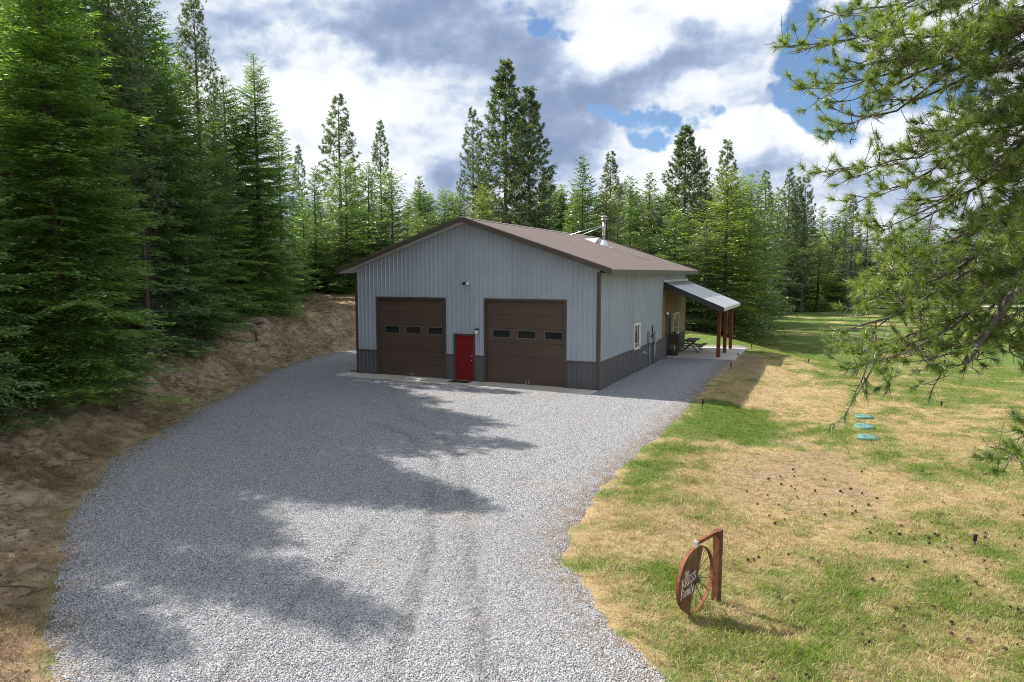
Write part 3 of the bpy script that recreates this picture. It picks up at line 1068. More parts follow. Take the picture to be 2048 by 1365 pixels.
def wall_panel(name, m, u0, w, zlo, zhi, place, openings=(), h=0.031):
    """one ribbed sheet. place(u, z, off) -> local point; zlo, zhi functions of u"""
    prof = rib_profile(w, h=h)
    cuts = sorted({round(e - u0, 4) for o in openings for e in o[:2] if 0 < e - u0 < w})
    us = sorted(set([p[0] for p in prof] + cuts))
    xs, hs = zip(*prof)
    vs_, fs_ = [], []
    for a, b in zip(us[:-1], us[1:]):
        if b - a < 1e-3:
            continue
        ha, hb = float(np.interp(a, xs, hs)), float(np.interp(b, xs, hs))
        ua, ub, um = u0 + a, u0 + b, u0 + (a + b) / 2
        spans = [(0.0, 1.0, True)]
        lo_a, lo_b, hi_a, hi_b = zlo(ua), zlo(ub), zhi(ua), zhi(ub)
        segs = [(lo_a, lo_b, hi_a, hi_b)]
        for (x0, x1, z0, z1) in openings:
            if x0 < um < x1:
                ns = []
                for (la, lb, ta, tb) in segs:
                    if z1 <= min(la, lb) or z0 >= max(ta, tb):
                        ns.append((la, lb, ta, tb))
                        continue
                    if z0 > max(la, lb) + 1e-3:
                        ns.append((la, lb, z0, z0))
                    if z1 < min(ta, tb) - 1e-3:
                        ns.append((z1, z1, ta, tb))
                segs = ns
        for (la, lb, ta, tb) in segs:
            o = len(vs_)
            vs_ += [place(ua, la, ha), place(ub, lb, hb), place(ub, tb, hb), place(ua, ta, ha)]
            fs_.append((o, o + 1, o + 2, o + 3))
    if not fs_:
        return None
    return MB().add(vs_, fs_).build(name, m, barn)


def gable_z(u):
    return EAVE + 0.165 + SL * min(u, BW - u) if 0 <= u <= BW else EAVE


GD = [(1.26, 4.90, 0.0, 3.69), (7.03, 10.72, 0.0, 3.69)]
ED = (5.46, 6.41, 0.0, 2.11)
front_open = GD + [ED]
PW = 0.9144
front = lambda u, z, h: (u, -h, z)
right = lambda u, z, h: (BW + h, u, z)
left = lambda u, z, h: (-h, BL - u, z)
back = lambda u, z, h: (BW - u, BL + h, z)
WIN1 = (5.62, 6.62, 1.22, 2.36)
PORCH0, PORCH1 = 11.7, 18.9          # porch along the right wall
PDOOR = (12.75, 13.70, 0.05, 2.36)
WIN2 = (14.75, 16.25, 1.22, 2.42)
right_open = [WIN1, PDOOR, WIN2]


def run(total, name, m, zlo, zhi, place, openings, step=PW):
    k = 0
    while k * step < total - 0.02:
        w = min(step, total - k * step)
        wall_panel(name, m, k * step, w, zlo, zhi, place, openings)
        k += 1


zc = lambda v: (lambda u: v)
run(BW, 'wall_panel', M['wall'], zc(SEAM + 0.02), gable_z, front, front_open)
run(BW, 'wainscot_panel', M['wainscot'], zc(0.05), zc(SEAM - 0.02), front, front_open)
# right wall: grey sheets up to the porch, sheets above the porch roof, cedar boards under it
ENDW = 11.55
run(ENDW, 'wall_panel', M['wall'], zc(SEAM + 0.02), zc(EAVE), right, right_open)
k = 0
while ENDW + k * PW < BL - 0.02:
    wall_panel('wall_panel', M['wall'], ENDW + k * PW, min(PW, BL - ENDW - k * PW), zc(4.02), zc(EAVE), right)
    k += 1
run(BL, 'wainscot_panel', M['wainscot'], zc(0.05), zc(SEAM - 0.02), right, right_open)
run(BL, 'wall_panel', M['wall'], zc(SEAM + 0.02), zc(EAVE), left, [])
run(BL, 'wainscot_panel', M['wainscot'], zc(0.05), zc(SEAM - 0.02), left, [])
run(BW, 'wall_panel', M['wall'], zc(SEAM + 0.02), gable_z, back, [])
run(BW, 'wainscot_panel', M['wainscot'], zc(0.05), zc(SEAM - 0.02), back, [])
rr = random.Random(4)
y = ENDW + 0.012
while y < BL - 0.1:
    w = min(0.245, BL - 0.03 - y)
    segs = [(SEAM + 0.03, 4.0)]
    for (y0, y1, z0, z1) in (PDOOR, WIN2):
        if y + w > y0 - 0.09 and y < y1 + 0.09:
            segs = [(z1 + 0.10, 4.0)] + ([(SEAM + 0.03, z0 - 0.10)] if z0 - 0.1 > SEAM + 0.1 else [])
    for (a, b) in segs:
        d = rr.uniform(0.016, 0.026)
        MB().box((BW + 0.002, y, a), (BW + d, y + w - 0.012, b)).build('cedar_board', M['cedar'], barn)
    y += w
# inner shell behind the sheets, so nothing shows through
sh = MB()
sh.add([(0.30, 0.30, 0.02), (BW - 0.12, 0.30, 0.02), (BW - 0.12, BL - 0.1, 0.02), (0.1, BL - 0.1, 0.02), (0.30, 0.30, EAVE), (BW - 0.12, 0.30, EAVE), (BW - 0.12, BL - 0.1, EAVE), (0.1, BL - 0.1, EAVE)],
       [(0, 1, 5, 4), (1, 2, 6, 5), (2, 3, 7, 6), (3, 0, 4, 7), (4, 5, 6, 7)])
sh.build('inner_wall', M['dark'], barn)

# trim: corners, base line, seam line
tr = 0.115
for (cx_, cy_, sx, sy) in ((0, 0, -1, -1), (BW, 0, 1, -1), (BW, BL, 1, 1), (0, BL, -1, 1)):
    t_ = MB()
    t_.box((cx_ + sx * 0.034, cy_ + sy * 0.034, 0.05), (cx_ - sx * tr, cy_ - sy * 0.004, EAVE + (0.05 if sy > 0 else 0.02)))
    t_.box((cx_ + sx * 0.033, cy_ - sy * 0.003, 0.05), (cx_ - sx * 0.004, cy_ - sy * tr, EAVE))
    t_.build('corner_trim', M['trim'], barn)


def seam(name, y_or_x, spans, wall):
    for a, b in spans:
        q = MB()
        if wall == 'f':
            q.box((a, -0.032, SEAM - 0.03), (b, 0.01, SEAM + 0.03))
        else:
            q.box((BW + 0.032, a, SEAM - 0.03), (BW - 0.01, b, SEAM + 0.03))
        q.build('seam_trim', M['trim'], barn)


seam('s', 0, [(tr, 1.16), (5.0, 5.38), (6.49, 6.93), (10.82, BW - tr)], 'f')
seam('s', 0, [(tr, PDOOR[0] - 0.08), (PDOOR[1] + 0.08, BL - tr)], 'r')
for a, b, wl in ((tr, 1.16, 'f'), (5.0, 5.38, 'f'), (6.49, 6.93, 'f'), (10.82, BW - tr, 'f'), (tr, PDOOR[0] - 0.08, 'r'), (PDOOR[1] + 0.08, BL - tr, 'r')):
    q = MB()
    if wl == 'f':
        q.box((a, -0.036, 0.012), (b, 0.03, 0.055))
    else:
        q.box((BW + 0.036, a, 0.012), (BW - 0.03, b, 0.055))
    q.build('base_trim', M['trim'], barn)

# ---- roof
OG, OE = 0.62, 0.62                 # gable and eave overhang
sl_len = math.hypot(1, SL)
XE = BW + OE


def roof_pt(side, s, yv, h):
    """s: distance down the slope measured in plan from the ridge, h: height above the sheet"""
    x = BW / 2 + side * s
    z = RIDGE - s * SL
    n = Vector((side * SL, 0, 1)).normalized()
    p = Vector((x, yv, z)) + n * h
    return tuple(p)


RL = BL + 2 * OG
k = 0
while k * PW < RL - 0.02:
    w = min(PW, RL - k * PW)
    for side in (1, -1):
        prof = rib_profile(w, h=0.022)
        vs_, fs_ = [], []
        smax = BW / 2 + OE + 0.03
        for (u, h) in prof:
            for s in (0.02, smax):
                vs_.append(roof_pt(side, s, -OG + k * PW + u, h + 0.012))
        for i in range(len(prof) - 1):
            a = 2 * i
            fs_.append((a, a + 1, a + 3, a + 2) if side > 0 else (a + 2, a + 3, a + 1, a))
        o = MB().add(vs_, fs_)
        o.build('roof_panel', M['roof'], barn)
    k += 1
for side in (1, -1):
    d = MB()
    smax = BW / 2 + OE
    a, b = [roof_pt(side, s, -OG + 0.02, -0.012) for s in (0.0, smax)], [roof_pt(side, s, BL + OG - 0.02, -0.012) for s in (0.0, smax)]
    lo = [(p[0], p[1], p[2] - 0.14) for p in (a[0], a[1], b[1], b[0])]
    vs_ = [a[0], a[1], b[1], b[0]] + lo
    d.add(vs_, [(0, 1, 2, 3), (7, 6, 5, 4), (0, 4, 5, 1), (1, 5, 6, 2), (2, 6, 7, 3), (3, 7, 4, 0)])
    d.build('soffit', M['soffit'], barn)
    for yv, nm in ((-OG - 0.035, 'rake_trim'), (BL + OG, 'rake_trim')):
        p0, p1 = roof_pt(side, 0.0, yv, 0.045), roof_pt(side, smax + 0.05, yv, 0.045)
        poly = [p0, p1, (p1[0], yv, p1[2] - 0.215), (p0[0], yv, p0[2] - 0.215)]
        MB().prism(poly, (0, 0.035, 0)).build(nm, M['trim'], barn)
        q0, q1 = roof_pt(side, 0.02, yv + (-0.015 if yv < 0 else 0.0), 0.055), roof_pt(side, smax + 0.05, yv + (-0.015 if yv < 0 else 0.0), 0.055)
        MB().prism([q0, q1, (q1[0], q1[1], q1[2] + 0.02), (q0[0], q0[1], q0[2] + 0.02)], (0, 0.10, 0)).build('rake_cap', M['trim'], barn)
    p = roof_pt(side, smax + 0.01, 0, 0)
    MB().box((p[0], -OG + 0.002, p[2] - 0.20), (p[0] + side * 0.03, BL + OG - 0.002, p[2] - 0.01)).build('eave_trim', M['trim'], barn)
rc = []
for s, h in ((0.17, 0.04), (0.16, 0.052), (0.0, 0.062)):
    rc.append(roof_pt(-1, s, 0, h))
rc += [roof_pt(1, s, 0, h) for s, h in ((0.16, 0.052), (0.17, 0.04))]
MB().prism([(p[0], -OG - 0.04, p[2]) for p in rc], (0, RL + 0.08, 0)).build('ridge_cap', M['roof'], barn)

# ---- garage doors
for gi, (x0, x1, z0, z1) in enumerate(GD):
    fr = MB()
    fr.box((x0 - 0.095, -0.040, 0.0), (x0, 0.20, z1 + 0.09))
    fr.box((x1, -0.040, 0.0), (x1 + 0.095, 0.20, z1 + 0.09))
    fr.box((x0, -0.040, z1), (x1, 0.20, z1 + 0.09))
    gd = fr.build('garage_door', M['trim'], barn)
    nsec, sh_ = 6, (z1 - 0.03) / 6
    for i in range(nsec):
        a, b = 0.03 + i * sh_, 0.03 + (i + 1) * sh_ - 0.008
        q = MB()
        if i == 3:     # the section with the three lights
            wins = [(x0 + 0.34, x0 + 1.14), (x0 + 1.50, x0 + 2.31), (x0 + 2.73, x0 + 3.50)] if gi == 0 else [(x0 + 0.31, x0 + 1.12), (x0 + 1.52, x0 + 2.34), (x0 + 2.78, x0 + 3.56)]
            wz0, wz1 = 2.07, 2.38
            xs = [x0 + 0.004]
            for wa, wb in wins:
                q.box((xs[-1], 0.10, a), (wa, 0.148, b))
                q.box((wa, 0.10, a), (wb, 0.148, wz0))
                q.box((wa, 0.10, wz1), (wb, 0.148, b))
                xs.append(wb)
            q.box((xs[-1], 0.10, a), (x1 - 0.004, 0.148, b))
        else:
            q.box((x0 + 0.004, 0.10, a), (x1 - 0.004, 0.148, b))
            # pressed ribs across the section
            q.box((x0 + 0.03, 0.0985, a + sh_ * 0.33), (x1 - 0.03, 0.101, a + sh_ * 0.36))
            q.box((x0 + 0.03, 0.0985, a + sh_ * 0.66), (x1 - 0.03, 0.101, a + sh_ * 0.69))
        q.build('door_section', M['gdoor'], gd)
    for wa, wb in wins:
        f = MB()
        f.box((wa - 0.035, 0.082, wz0 - 0.035), (wb + 0.035, 0.099, wz0))
        f.box((wa - 0.035, 0.082, wz1), (wb + 0.035, 0.099, wz1 + 0.035))
        f.box((wa - 0.035, 0.082, wz0), (wa, 0.099, wz1))
        f.box((wb, 0.082, wz0), (wb + 0.035, 0.099, wz1))
        f.build('window_frame', M['dframe'], gd)
        MB().box((wa, 0.120, wz0), (wb, 0.128, wz1)).build('pane', M['glass'], gd)
    MB().box((x0 + 0.004, 0.11, 0.002), (x1 - 0.004, 0.14, 0.03)).build('bottom_seal', M['black'], gd)
    hx = (x0 + x1) / 2 + (0.0 if gi == 0 else 0.12)
    h_ = MB()
    for dx in (-0.07, 0.07):
        h_.box((hx + dx - 0.028, 0.07, 0.10), (hx + dx + 0.028, 0.10, 0.17))
        h_.tube([(hx + dx, 0.085, 0.17), (hx + dx * 0.8, 0.06, 0.27)], 0.010, 6)
    h_.build('lift_handle', M['chrome'], gd)

# ---- red entry door
x0, x1, z0, z1 = ED
f = MB()
f.box((x0 - 0.075, -0.040, 0.02), (x0 + 0.02, 0.16, z1 + 0.06))
f.box((x1 - 0.02, -0.040, 0.02), (x1 + 0.075, 0.16, z1 + 0.06))
f.box((x0 + 0.02, -0.040, z1 - 0.02), (x1 - 0.02, 0.16, z1 + 0.06))
edf = f.build('entry_door', M['trim'], barn)
q = MB().box((x0 + 0.023, 0.015, 0.045), (x1 - 0.023, 0.060, z1 - 0.024), bev=0.004)
for a, b in ((0.14, 0.62), (0.72, 1.30), (1.40, 1.92)):     # raised panels, two to a row
    for c, d in ((x0 + 0.12, x0 + 0.44), (x0 + 0.51, x0 + 0.83)):
        q.box((c, 0.0105, a), (d, 0.016, b))
q.build('door_leaf', M['red'], edf)
k_ = MB()
k_.lathe([(0.032, 0), (0.032, 0.012), (0.012, 0.02), (0.012, 0.045), (0.028, 0.055), (0.026, 0.08), (0.0, 0.085)], 12)
for p in range(len(k_.v)):
    vx, vy, vz = k_.v[p]
    k_.v[p] = (x1 - 0.10 + vx, 0.015 - vz, 0.98 + vy)
k_.build('door_knob', M['chrome'], edf)
k_ = MB().lathe([(0.03, 0), (0.03, 0.02), (0.02, 0.028), (0.0, 0.03)], 12)
for p in range(len(k_.v)):
    vx, vy, vz = k_.v[p]
    k_.v[p] = (x1 - 0.10 + vx, 0.015 - vz, 1.18 + vy)
k_.build('deadbolt', M['chrome'], edf)
MB().box((x0 + 0.02, -0.07, 0.016), (x1 - 0.02, 0.05, 0.042)).build('threshold', M['steel'], edf)


# ---- windows on the right wall
def side_window(y0, y1, z0, z1, white_sash):
    f = MB()
    t = 0.07
    f.box((BW - 0.08, y0 - t, z0 - t), (BW + 0.045, y1 + t, z0))
    f.box((BW - 0.08, y0 - t, z1), (BW + 0.045, y1 + t, z1 + t))
    f.box((BW - 0.08, y0 - t, z0), (BW + 0.045, y0, z1))
    f.box((BW - 0.08, y1, z0), (BW + 0.045, y1 + t, z1))
    w = f.build('window', M['white'], barn)
    ym = (y0 + y1) / 2
    s = MB()
    for a, b, off in ((y0, ym + 0.02, 0.012), (ym - 0.02, y1, -0.018)):
        s.box((BW + off - 0.012, a, z0), (BW + off + 0.012, b, z0 + 0.035))
        s.box((BW + off - 0.012, a, z1 - 0.035), (BW + off + 0.012, b, z1))
        s.box((BW + off - 0.012, a, z0 + 0.035), (BW + off + 0.012, a + 0.035, z1 - 0.035))
        s.box((BW + off - 0.012, b - 0.035, z0 + 0.035), (BW + off + 0.012, b, z1 - 0.035))
    s.build('sash', M['white'], w)
    for a, b, off in ((y0 + 0.035, ym - 0.015, 0.012), (ym + 0.015, y1 - 0.035, -0.018)):
        MB().box((BW + off - 0.003, a, z0 + 0.035), (BW + off + 0.003, b, z1 - 0.035)).build('pane', M['glass'], w)


side_window(*WIN1, True)
side_window(*WIN2, True)
y0, y1, z0, z1 = PDOOR
f = MB()
f.box((BW - 0.10, y0 - 0.075, 0.05), (BW + 0.040, y0 + 0.02, z1 + 0.07))
f.box((BW - 0.10, y1 - 0.02, 0.05), (BW + 0.040, y1 + 0.075, z1 + 0.07))
f.box((BW - 0.10, y0 + 0.02, z1 - 0.02), (BW + 0.040, y1 - 0.02, z1 + 0.07))
pd = f.build('porch_door', M['trim'], barn)
MB().box((BW - 0.06, y0 + 0.023, 0.06), (BW - 0.015, y1 - 0.023, z1 - 0.023), bev=0.004).build('door_leaf', M['black'], pd)
MB().tube([(BW - 0.02, y0 + 0.09, 1.03), (BW + 0.05, y0 + 0.09, 1.03), (BW + 0.05, y0 + 0.2, 1.03)], 0.012, 6).build('door_handle', M['steel'], pd)

# ---- porch roof, fascia, beam, posts
PX = BW + 3.32
PZ0, PZ1 = 4.38, 3.00
dz = (PZ1 - PZ0) / (PX - BW)
pp = lambda x, yv, h: (x, yv, PZ0 + (x - BW) * dz + h)
k = 0
PLn = PORCH1 - PORCH0
while k * PW < PLn - 0.02:
    w = min(PW, PLn - k * PW)
    prof = rib_profile(w, h=0.020)
    vs_, fs_ = [], []
    for (u, h) in prof:
        vs_ += [pp(BW + 0.035, PORCH0 + k * PW + u, h), pp(PX + 0.03, PORCH0 + k * PW + u, h)]
    for i in range(len(prof) - 1):
        fs_.append((2 * i, 2 * i + 1, 2 * i + 3, 2 * i + 2))
    MB().add(vs_, fs_).build('porch_roof_panel', M['porch_roof'], barn)
    k += 1
for yv in (PORCH0 - 0.04, PORCH1):
    a, b = pp(BW + 0.04, yv, 0.03), pp(PX + 0.03, yv, 0.03)
    MB().prism([a, b, (b[0], yv, b[2] - 0.20), (b[0] - 0.12, yv, b[2] - 0.25), (a[0], yv, a[2] - 0.34)], (0, 0.04, 0)).build('porch_fascia', M['beam'], barn)
a = pp(PX + 0.012, 0, -0.012)
MB().box((a[0], PORCH0 + 0.001, a[2] - 0.17), (a[0] + 0.03, PORCH1 - 0.001, a[2])).build('porch_fascia', M['soffit'], barn)
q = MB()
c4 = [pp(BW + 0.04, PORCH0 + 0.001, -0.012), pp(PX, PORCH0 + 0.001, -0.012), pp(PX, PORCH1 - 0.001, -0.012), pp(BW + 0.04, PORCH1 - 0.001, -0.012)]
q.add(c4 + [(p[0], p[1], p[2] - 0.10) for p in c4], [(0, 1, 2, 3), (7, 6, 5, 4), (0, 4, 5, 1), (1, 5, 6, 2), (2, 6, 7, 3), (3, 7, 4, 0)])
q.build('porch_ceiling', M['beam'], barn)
BX = BW + 2.86
zb = pp(BX, 0, -0.115)[2]
MB().box((BX - 0.09, PORCH0 + 0.3, zb - 0.26), (BX + 0.09, PORCH1 - 0.02, zb - 0.03)).build('porch_beam', M['post'], barn)
for yv in (13.45, 16.05, 18.65):
    q = MB().box((BX - 0.10, yv - 0.10, 0.075), (BX + 0.10, yv + 0.10, zb - 0.262), bev=0.012)
    q.build('post', M['post'], barn)
MB().box((BW + 0.03, ENDW + 0.1, PZ0 + 0.005), (BW + 0.05, PORCH1, PZ0 + 0.12)).build('wall_flashing', M['soffit'], barn)

# ---- chimney pipe on the right slope, with its flashing, guy braces and snow splitter
cs, cyv = 2.36, 12.6
base = Vector(roof_pt(1, cs, cyv, 0.0))
top_z = base.z + 1.72
q = MB().lathe([(0.090, 0.30), (0.090, 1.50)], 16, (base.x, base.y, base.z))
for zz in (0.62, 1.06):
    q.lathe([(0.092, zz), (0.098, zz + 0.01), (0.098, zz + 0.04), (0.092, zz + 0.05)], 16, (base.x, base.y, base.z))
ch = q.build('chimney_pipe', M['steel'], barn)
q = MB().lathe([(0.10, 1.50), (0.20, 1.52), (0.20, 1.56), (0.10, 1.60), (0.09, 1.66), (0.21, 1.68), (0.20, 1.72), (0.05, 1.78), (0.0, 1.785)], 18, (base.x, base.y, base.z))
q.build('cap', M['steel'], ch)
q = MB().lathe([(0.30, -0.02), (0.25, 0.08), (0.16, 0.26), (0.098, 0.36)], 16, (base.x, base.y, base.z - 0.02))
c4 = [roof_pt(1, cs - 0.30, cyv - 0.36, 0.032), roof_pt(1, cs + 0.48, cyv - 0.36, 0.032), roof_pt(1, cs + 0.48, cyv + 0.36, 0.032), roof_pt(1, cs - 0.30, cyv + 0.36, 0.032)]
q.prism(c4, (0, 0, 0.012))
q.build('flashing', M['galv'], ch)
for (s, yy, zo) in ((0.55, cyv - 0.9, 1.24), (0.62, cyv + 0.35, 1.16)):
    MB().tube([(base.x, base.y, base.z + zo), roof_pt(1, s, yy, 0.04)], 0.020, 6).build('brace', M['galv'], ch)
a, b, c_ = roof_pt(1, cs - 1.25, cyv, 0.03), roof_pt(1, cs - 0.42, cyv - 0.42, 0.03), roof_pt(1, cs - 0.42, cyv + 0.42, 0.03)
t_ = roof_pt(1, cs - 0.42, cyv, 0.36)
MB().add([a, b, c_, t_], [(0, 1, 3), (1, 2, 3), (0, 3, 2)]).build('snow_splitter', M['galv'], ch)

# concrete: apron in front of the doors, porch slab
ap = MB().box((-0.55, -1.15, -0.06), (BW - 0.02, 0.35, 0.045), bev=0.012).build('concrete_apron', M['concrete'])
ap.location, ap.rotation_euler = bw(0, 0), (0, 0, TH)
tag(ap, kind='structure')
ps = MB().box((BW + 0.045, 12.75, -0.06), (BW + 3.80, 19.1, 0.075), bev=0.012).build('porch_slab', M['concrete'])
ps.location, ps.rotation_euler = bw(0, 0), (0, 0, TH)
tag(ps, kind='structure')


# ------------------------------------------------------------------ things fixed to or standing by the barn
def at_barn(name, lx, ly, lz, label, cat, group=None, rz=0.0):
    return empty(name, bw(lx, ly, lz), TH + rz, label, cat, group)


t = at_barn('floodlight', 6.10, -0.03, 4.40, 'small white twin floodlight high on the grey gable wall', 'floodlight')
q = MB().lathe([(0.06, 0), (0.06, 0.02), (0.035, 0.045)], 12)
q.v = [(x, -z, y_) for (x, y_, z) in q.v]
q.build('mounting_plate', M['white'], t)
for dx, mt in ((-0.08, 'black'), (0.09, 'white')):
    q = MB().lathe([(0.02, -0.08), (0.055, -0.06), (0.07, 0.05), (0.0, 0.055)], 12)
    mm = Matrix.Translation((dx, -0.13, 0.03)) @ Matrix.Rotation(rad(115), 4, 'X') @ Matrix.Rotation(dx * 4, 4, 'Y')
    q.v = [tuple(mm @ Vector(p)) for p in q.v]
    q.tube([(0, -0.03, 0), (dx, -0.10, 0.02)], 0.014, 6)
    q.build('lamp_head', M[mt], t)
t = at_barn('wall_lamp', 6.62, -0.025, 2.30, 'small black lantern with white glass on front wall beside red door', 'wall lamp')
MB().box((-0.055, -0.025, -0.10), (0.055, 0.0, 0.13)).build('back_plate', M['black'], t)
MB().box((-0.07, -0.16, 0.07), (0.07, -0.026, 0.13)).build('hood', M['black'], t)
MB().box((-0.058, -0.150, -0.10), (0.058, -0.030, 0.068), bev=0.01).build('lamp_glass', M['white'], t)
t = at_barn('doormat', 5.93, -0.42, 0.048, 'black rubber doormat lying on the concrete before the red door', 'doormat')
MB().box((-0.48, -0.28, 0), (0.48, 0.28, 0.016), bev=0.005).build('mat', M['rubber'], t)
t = at_barn('electric_meter', BW + 0.03, 8.25, 0.0, 'grey electric meter boxes with conduits on the right side wall', 'electric meter')
MB().box((0, 0.0, 1.25), (0.14, 0.38, 1.85), bev=0.01).build('meter_box', M['grey_box'], t)
q = MB().lathe([(0.085, 0), (0.085, 0.05), (0.07, 0.10), (0, 0.105)], 14)
q.v = [(0.14 + z, 0.19 + x, 1.62 + y_) for (x, y_, z) in q.v]
q.build('meter_dial', M['glass'], t)
MB().box((0, 1.05, 1.20), (0.16, 1.52, 1.78), bev=0.01).build('breaker_box', M['grey_box'], t)
MB().box((0, 1.62, 1.38), (0.10, 1.84, 1.70), bev=0.01).build('junction_box', M['white'], t)
for yy, zt in ((0.19, 1.25), (1.20, 1.20), (1.40, 1.20)):
    MB().tube([(0.06, yy, 0.03), (0.06, yy, zt)], 0.028, 8).build('conduit', M['grey_box'], t)
MB().tube([(0.06, 0.75, 1.5), (0.06, 0.75, 2.05), (0.09, 0.75, 2.12)], 0.032, 8).build('conduit', M['black'], t)
t = at_barn('hose_tap', BW + 0.03, 7.45, 0.85, 'small pale hose tap low on the charcoal side wall', 'hose tap')
q = MB().tube([(0, 0, 0), (0.10, 0, 0), (0.14, 0, -0.05)], 0.02, 8)
q.box((-0.005, -0.05, -0.06), (0.01, 0.05, 0.06))
q.build('tap_body', M['white'], t)
MB().lathe([(0.045, 0), (0.045, 0.012)], 10, (0.07, 0, 0.045)).build('tap_wheel', M['galv'], t)
t = at_barn('porch_lamp', BW + 0.03, 12.35, 2.55, 'small pale lamp on the cedar boards left of porch door', 'wall lamp')
q = MB().lathe([(0.05, 0.0), (0.09, 0.04), (0.09, 0.10), (0.03, 0.18)], 12, (0.12, 0, -0.05))
q.tube([(0, 0, 0.08), (0.10, 0, 0.12)], 0.015, 6)
q.build('lamp_shade', M['white'], t)
MB().box((0, -0.05, -0.06), (0.02, 0.05, 0.14)).build('back_plate', M['black'], t)
t = at_barn('pipe_stub', -0.28, -0.03, 0.0, 'short dark pipe stub at the left front corner of the barn', 'pipe')
MB().tube([(0.2, 0.05, 0.10), (-0.12, 0.05, 0.10), (-0.16, 0.05, 0.04)], 0.03, 8).build('pipe', M['black'], t)

# picnic table on the porch slab
t = at_barn('picnic_table', BW + 0.90, 16.0, 0.078, 'dark weathered picnic table with crossed legs on the porch slab', 'picnic table', None, rad(90))
for i in range(5):
    MB().box((-0.90, -0.355 + i * 0.145, 0.71), (0.90, -0.22 + i * 0.145, 0.748), bev=0.004).build('table_plank', M['table_wood'], t)
for s in (-1, 1):
    for i in range(2):
        yy = s * (0.62 + i * 0.145)
        MB().box((-0.90, yy - 0.068, 0.42), (0.90, yy + 0.068, 0.458), bev=0.004).build('bench_plank', M['table_wood'], t)
for xx in (-0.62, 0.62):
    for s in (-1, 1):
        q = MB()
        q.prism([(xx + 0.02 * s, s * -0.30, 0.708), (xx + 0.02 * s, s * -0.20, 0.708), (xx + 0.02 * s, s * 0.62, 0.0), (xx + 0.02 * s, s * 0.50, 0.0)], (0.036, 0, 0))
        q.build('leg', M['table_wood'], t)
    MB().box((xx + 0.066, -0.76, 0.33), (xx + 0.10, 0.76, 0.418)).build('bench_support', M['table_wood'], t)
    MB().box((xx + 0.066, -0.34, 0.62), (xx + 0.10, 0.34, 0.708)).build('top_support', M['table_wood'], t)

# dry round-topped plant in a pot by the porch door
t = at_barn('potted_plant', BW + 0.36, 13.35, 0.078, 'dry brown round topped plant on pale stem in dark pot', 'potted plant')
MB().lathe([(0.0, 0.0), (0.20, 0.0), (0.27, 0.22), (0.29, 0.26), (0.25, 0.26), (0.24, 0.22), (0, 0.22)], 18).build('pot', M['clay'], t)
MB().tube([(0, 0, 0.2), (0.03, 0.01, 0.42), (0.0, 0.02, 0.66)], 0.035, 8).build('stem', M['pale_stem'], t)
rp = np.random.default_rng(5)


def leaf_ball(n, c, r, ln, w, rngx, squash=1.0):
    d = rngx.normal(size=(n, 3))
    d /= np.linalg.norm(d, axis=1)[:, None]
    rr_ = r * rngx.uniform(0.25, 1.0, n) ** 0.5
    p = d * rr_[:, None] * np.array([1, 1, squash]) + np.array(c)
    dirn = d + rngx.normal(size=(n, 3)) * 0.6
    dirn /= np.linalg.norm(dirn, axis=1)[:, None]
    s = np.cross(dirn, rngx.normal(size=(n, 3)))
    s /= np.linalg.norm(s, axis=1)[:, None]
    V = np.stack([p - s * w / 2, p + dirn * ln * 0.5 - s * w * 0.3, p + dirn * ln, p + s * w / 2], 1).reshape(-1, 3)
    F = np.arange(n * 4).reshape(n, 4)
    return V, F


V, F = leaf_ball(900, (0, 0.02, 0.98), 0.27, 0.10, 0.035, rp, 1.5)
o = link('crown', np_mesh('crown', V, F, M['dry_plant'], False), t)
V, F = leaf_ball(260, (0, 0.0, 0.28), 0.36, 0.14, 0.03, rp, 0.5)
link('foliage', np_mesh('foliage', V, F, M['dry_plant'], False), t)

# ------------------------------------------------------------------ conifers
def norm(a):
    return a / np.maximum(np.linalg.norm(a, axis=-1, keepdims=True), 1e-9)


def sprays(P, D, length, width, up, rg, cup=0.0):
    """P base points, D directions, one 4-sided spray each; up: preferred normals"""
    n = len(P)
    nrm = norm(up + rg.normal(size=(n, 3)) * 0.45)
    S = norm(np.cross(D, nrm))
    L, Wd = length[:, None], width[:, None]
    mid = P + D * L * 0.45
    tip = P + D * L
    V = np.stack([P, mid - S * Wd * 0.5, tip, mid + S * Wd * 0.5], 1)
    return V.reshape(-1, 3)


def wood_tubes(paths, n=3):
    """paths: list of (points (k,3), radii (k)) -> verts, quads (k equal for all)"""
    P = np.array([p for p, r in paths])
    Rr = np.array([r for p, r in paths])
    b, k, _ = P.shape
    T = norm(np.gradient(P, axis=1))
    ref = np.tile(np.array([0.13, 0.21, 1.0]), (b, k, 1))
    A = np.cross(T, ref)
    bad = np.linalg.norm(A, axis=2) < 0.1
    A[bad] = np.cross(T[bad], np.array([1.0, 0.2, 0.0]))
    A = norm(A)
    B = np.cross(T, A)
    ang = np.arange(n) * 2 * np.pi / n
    V = P[:, :, None, :] + Rr[:, :, None, None] * (A[:, :, None, :] * np.cos(ang)[None, None, :, None] + B[:, :, None, :] * np.sin(ang)[None, None, :, None])
    V = V.reshape(-1, 3)
    idx = np.arange(b * k * n).reshape(b, k, n)
    nx = np.roll(idx, -1, axis=2)
    F = np.stack([idx[:, :-1], nx[:, :-1], nx[:, 1:], idx[:, 1:]], -1).reshape(-1, 4)
    return V, F


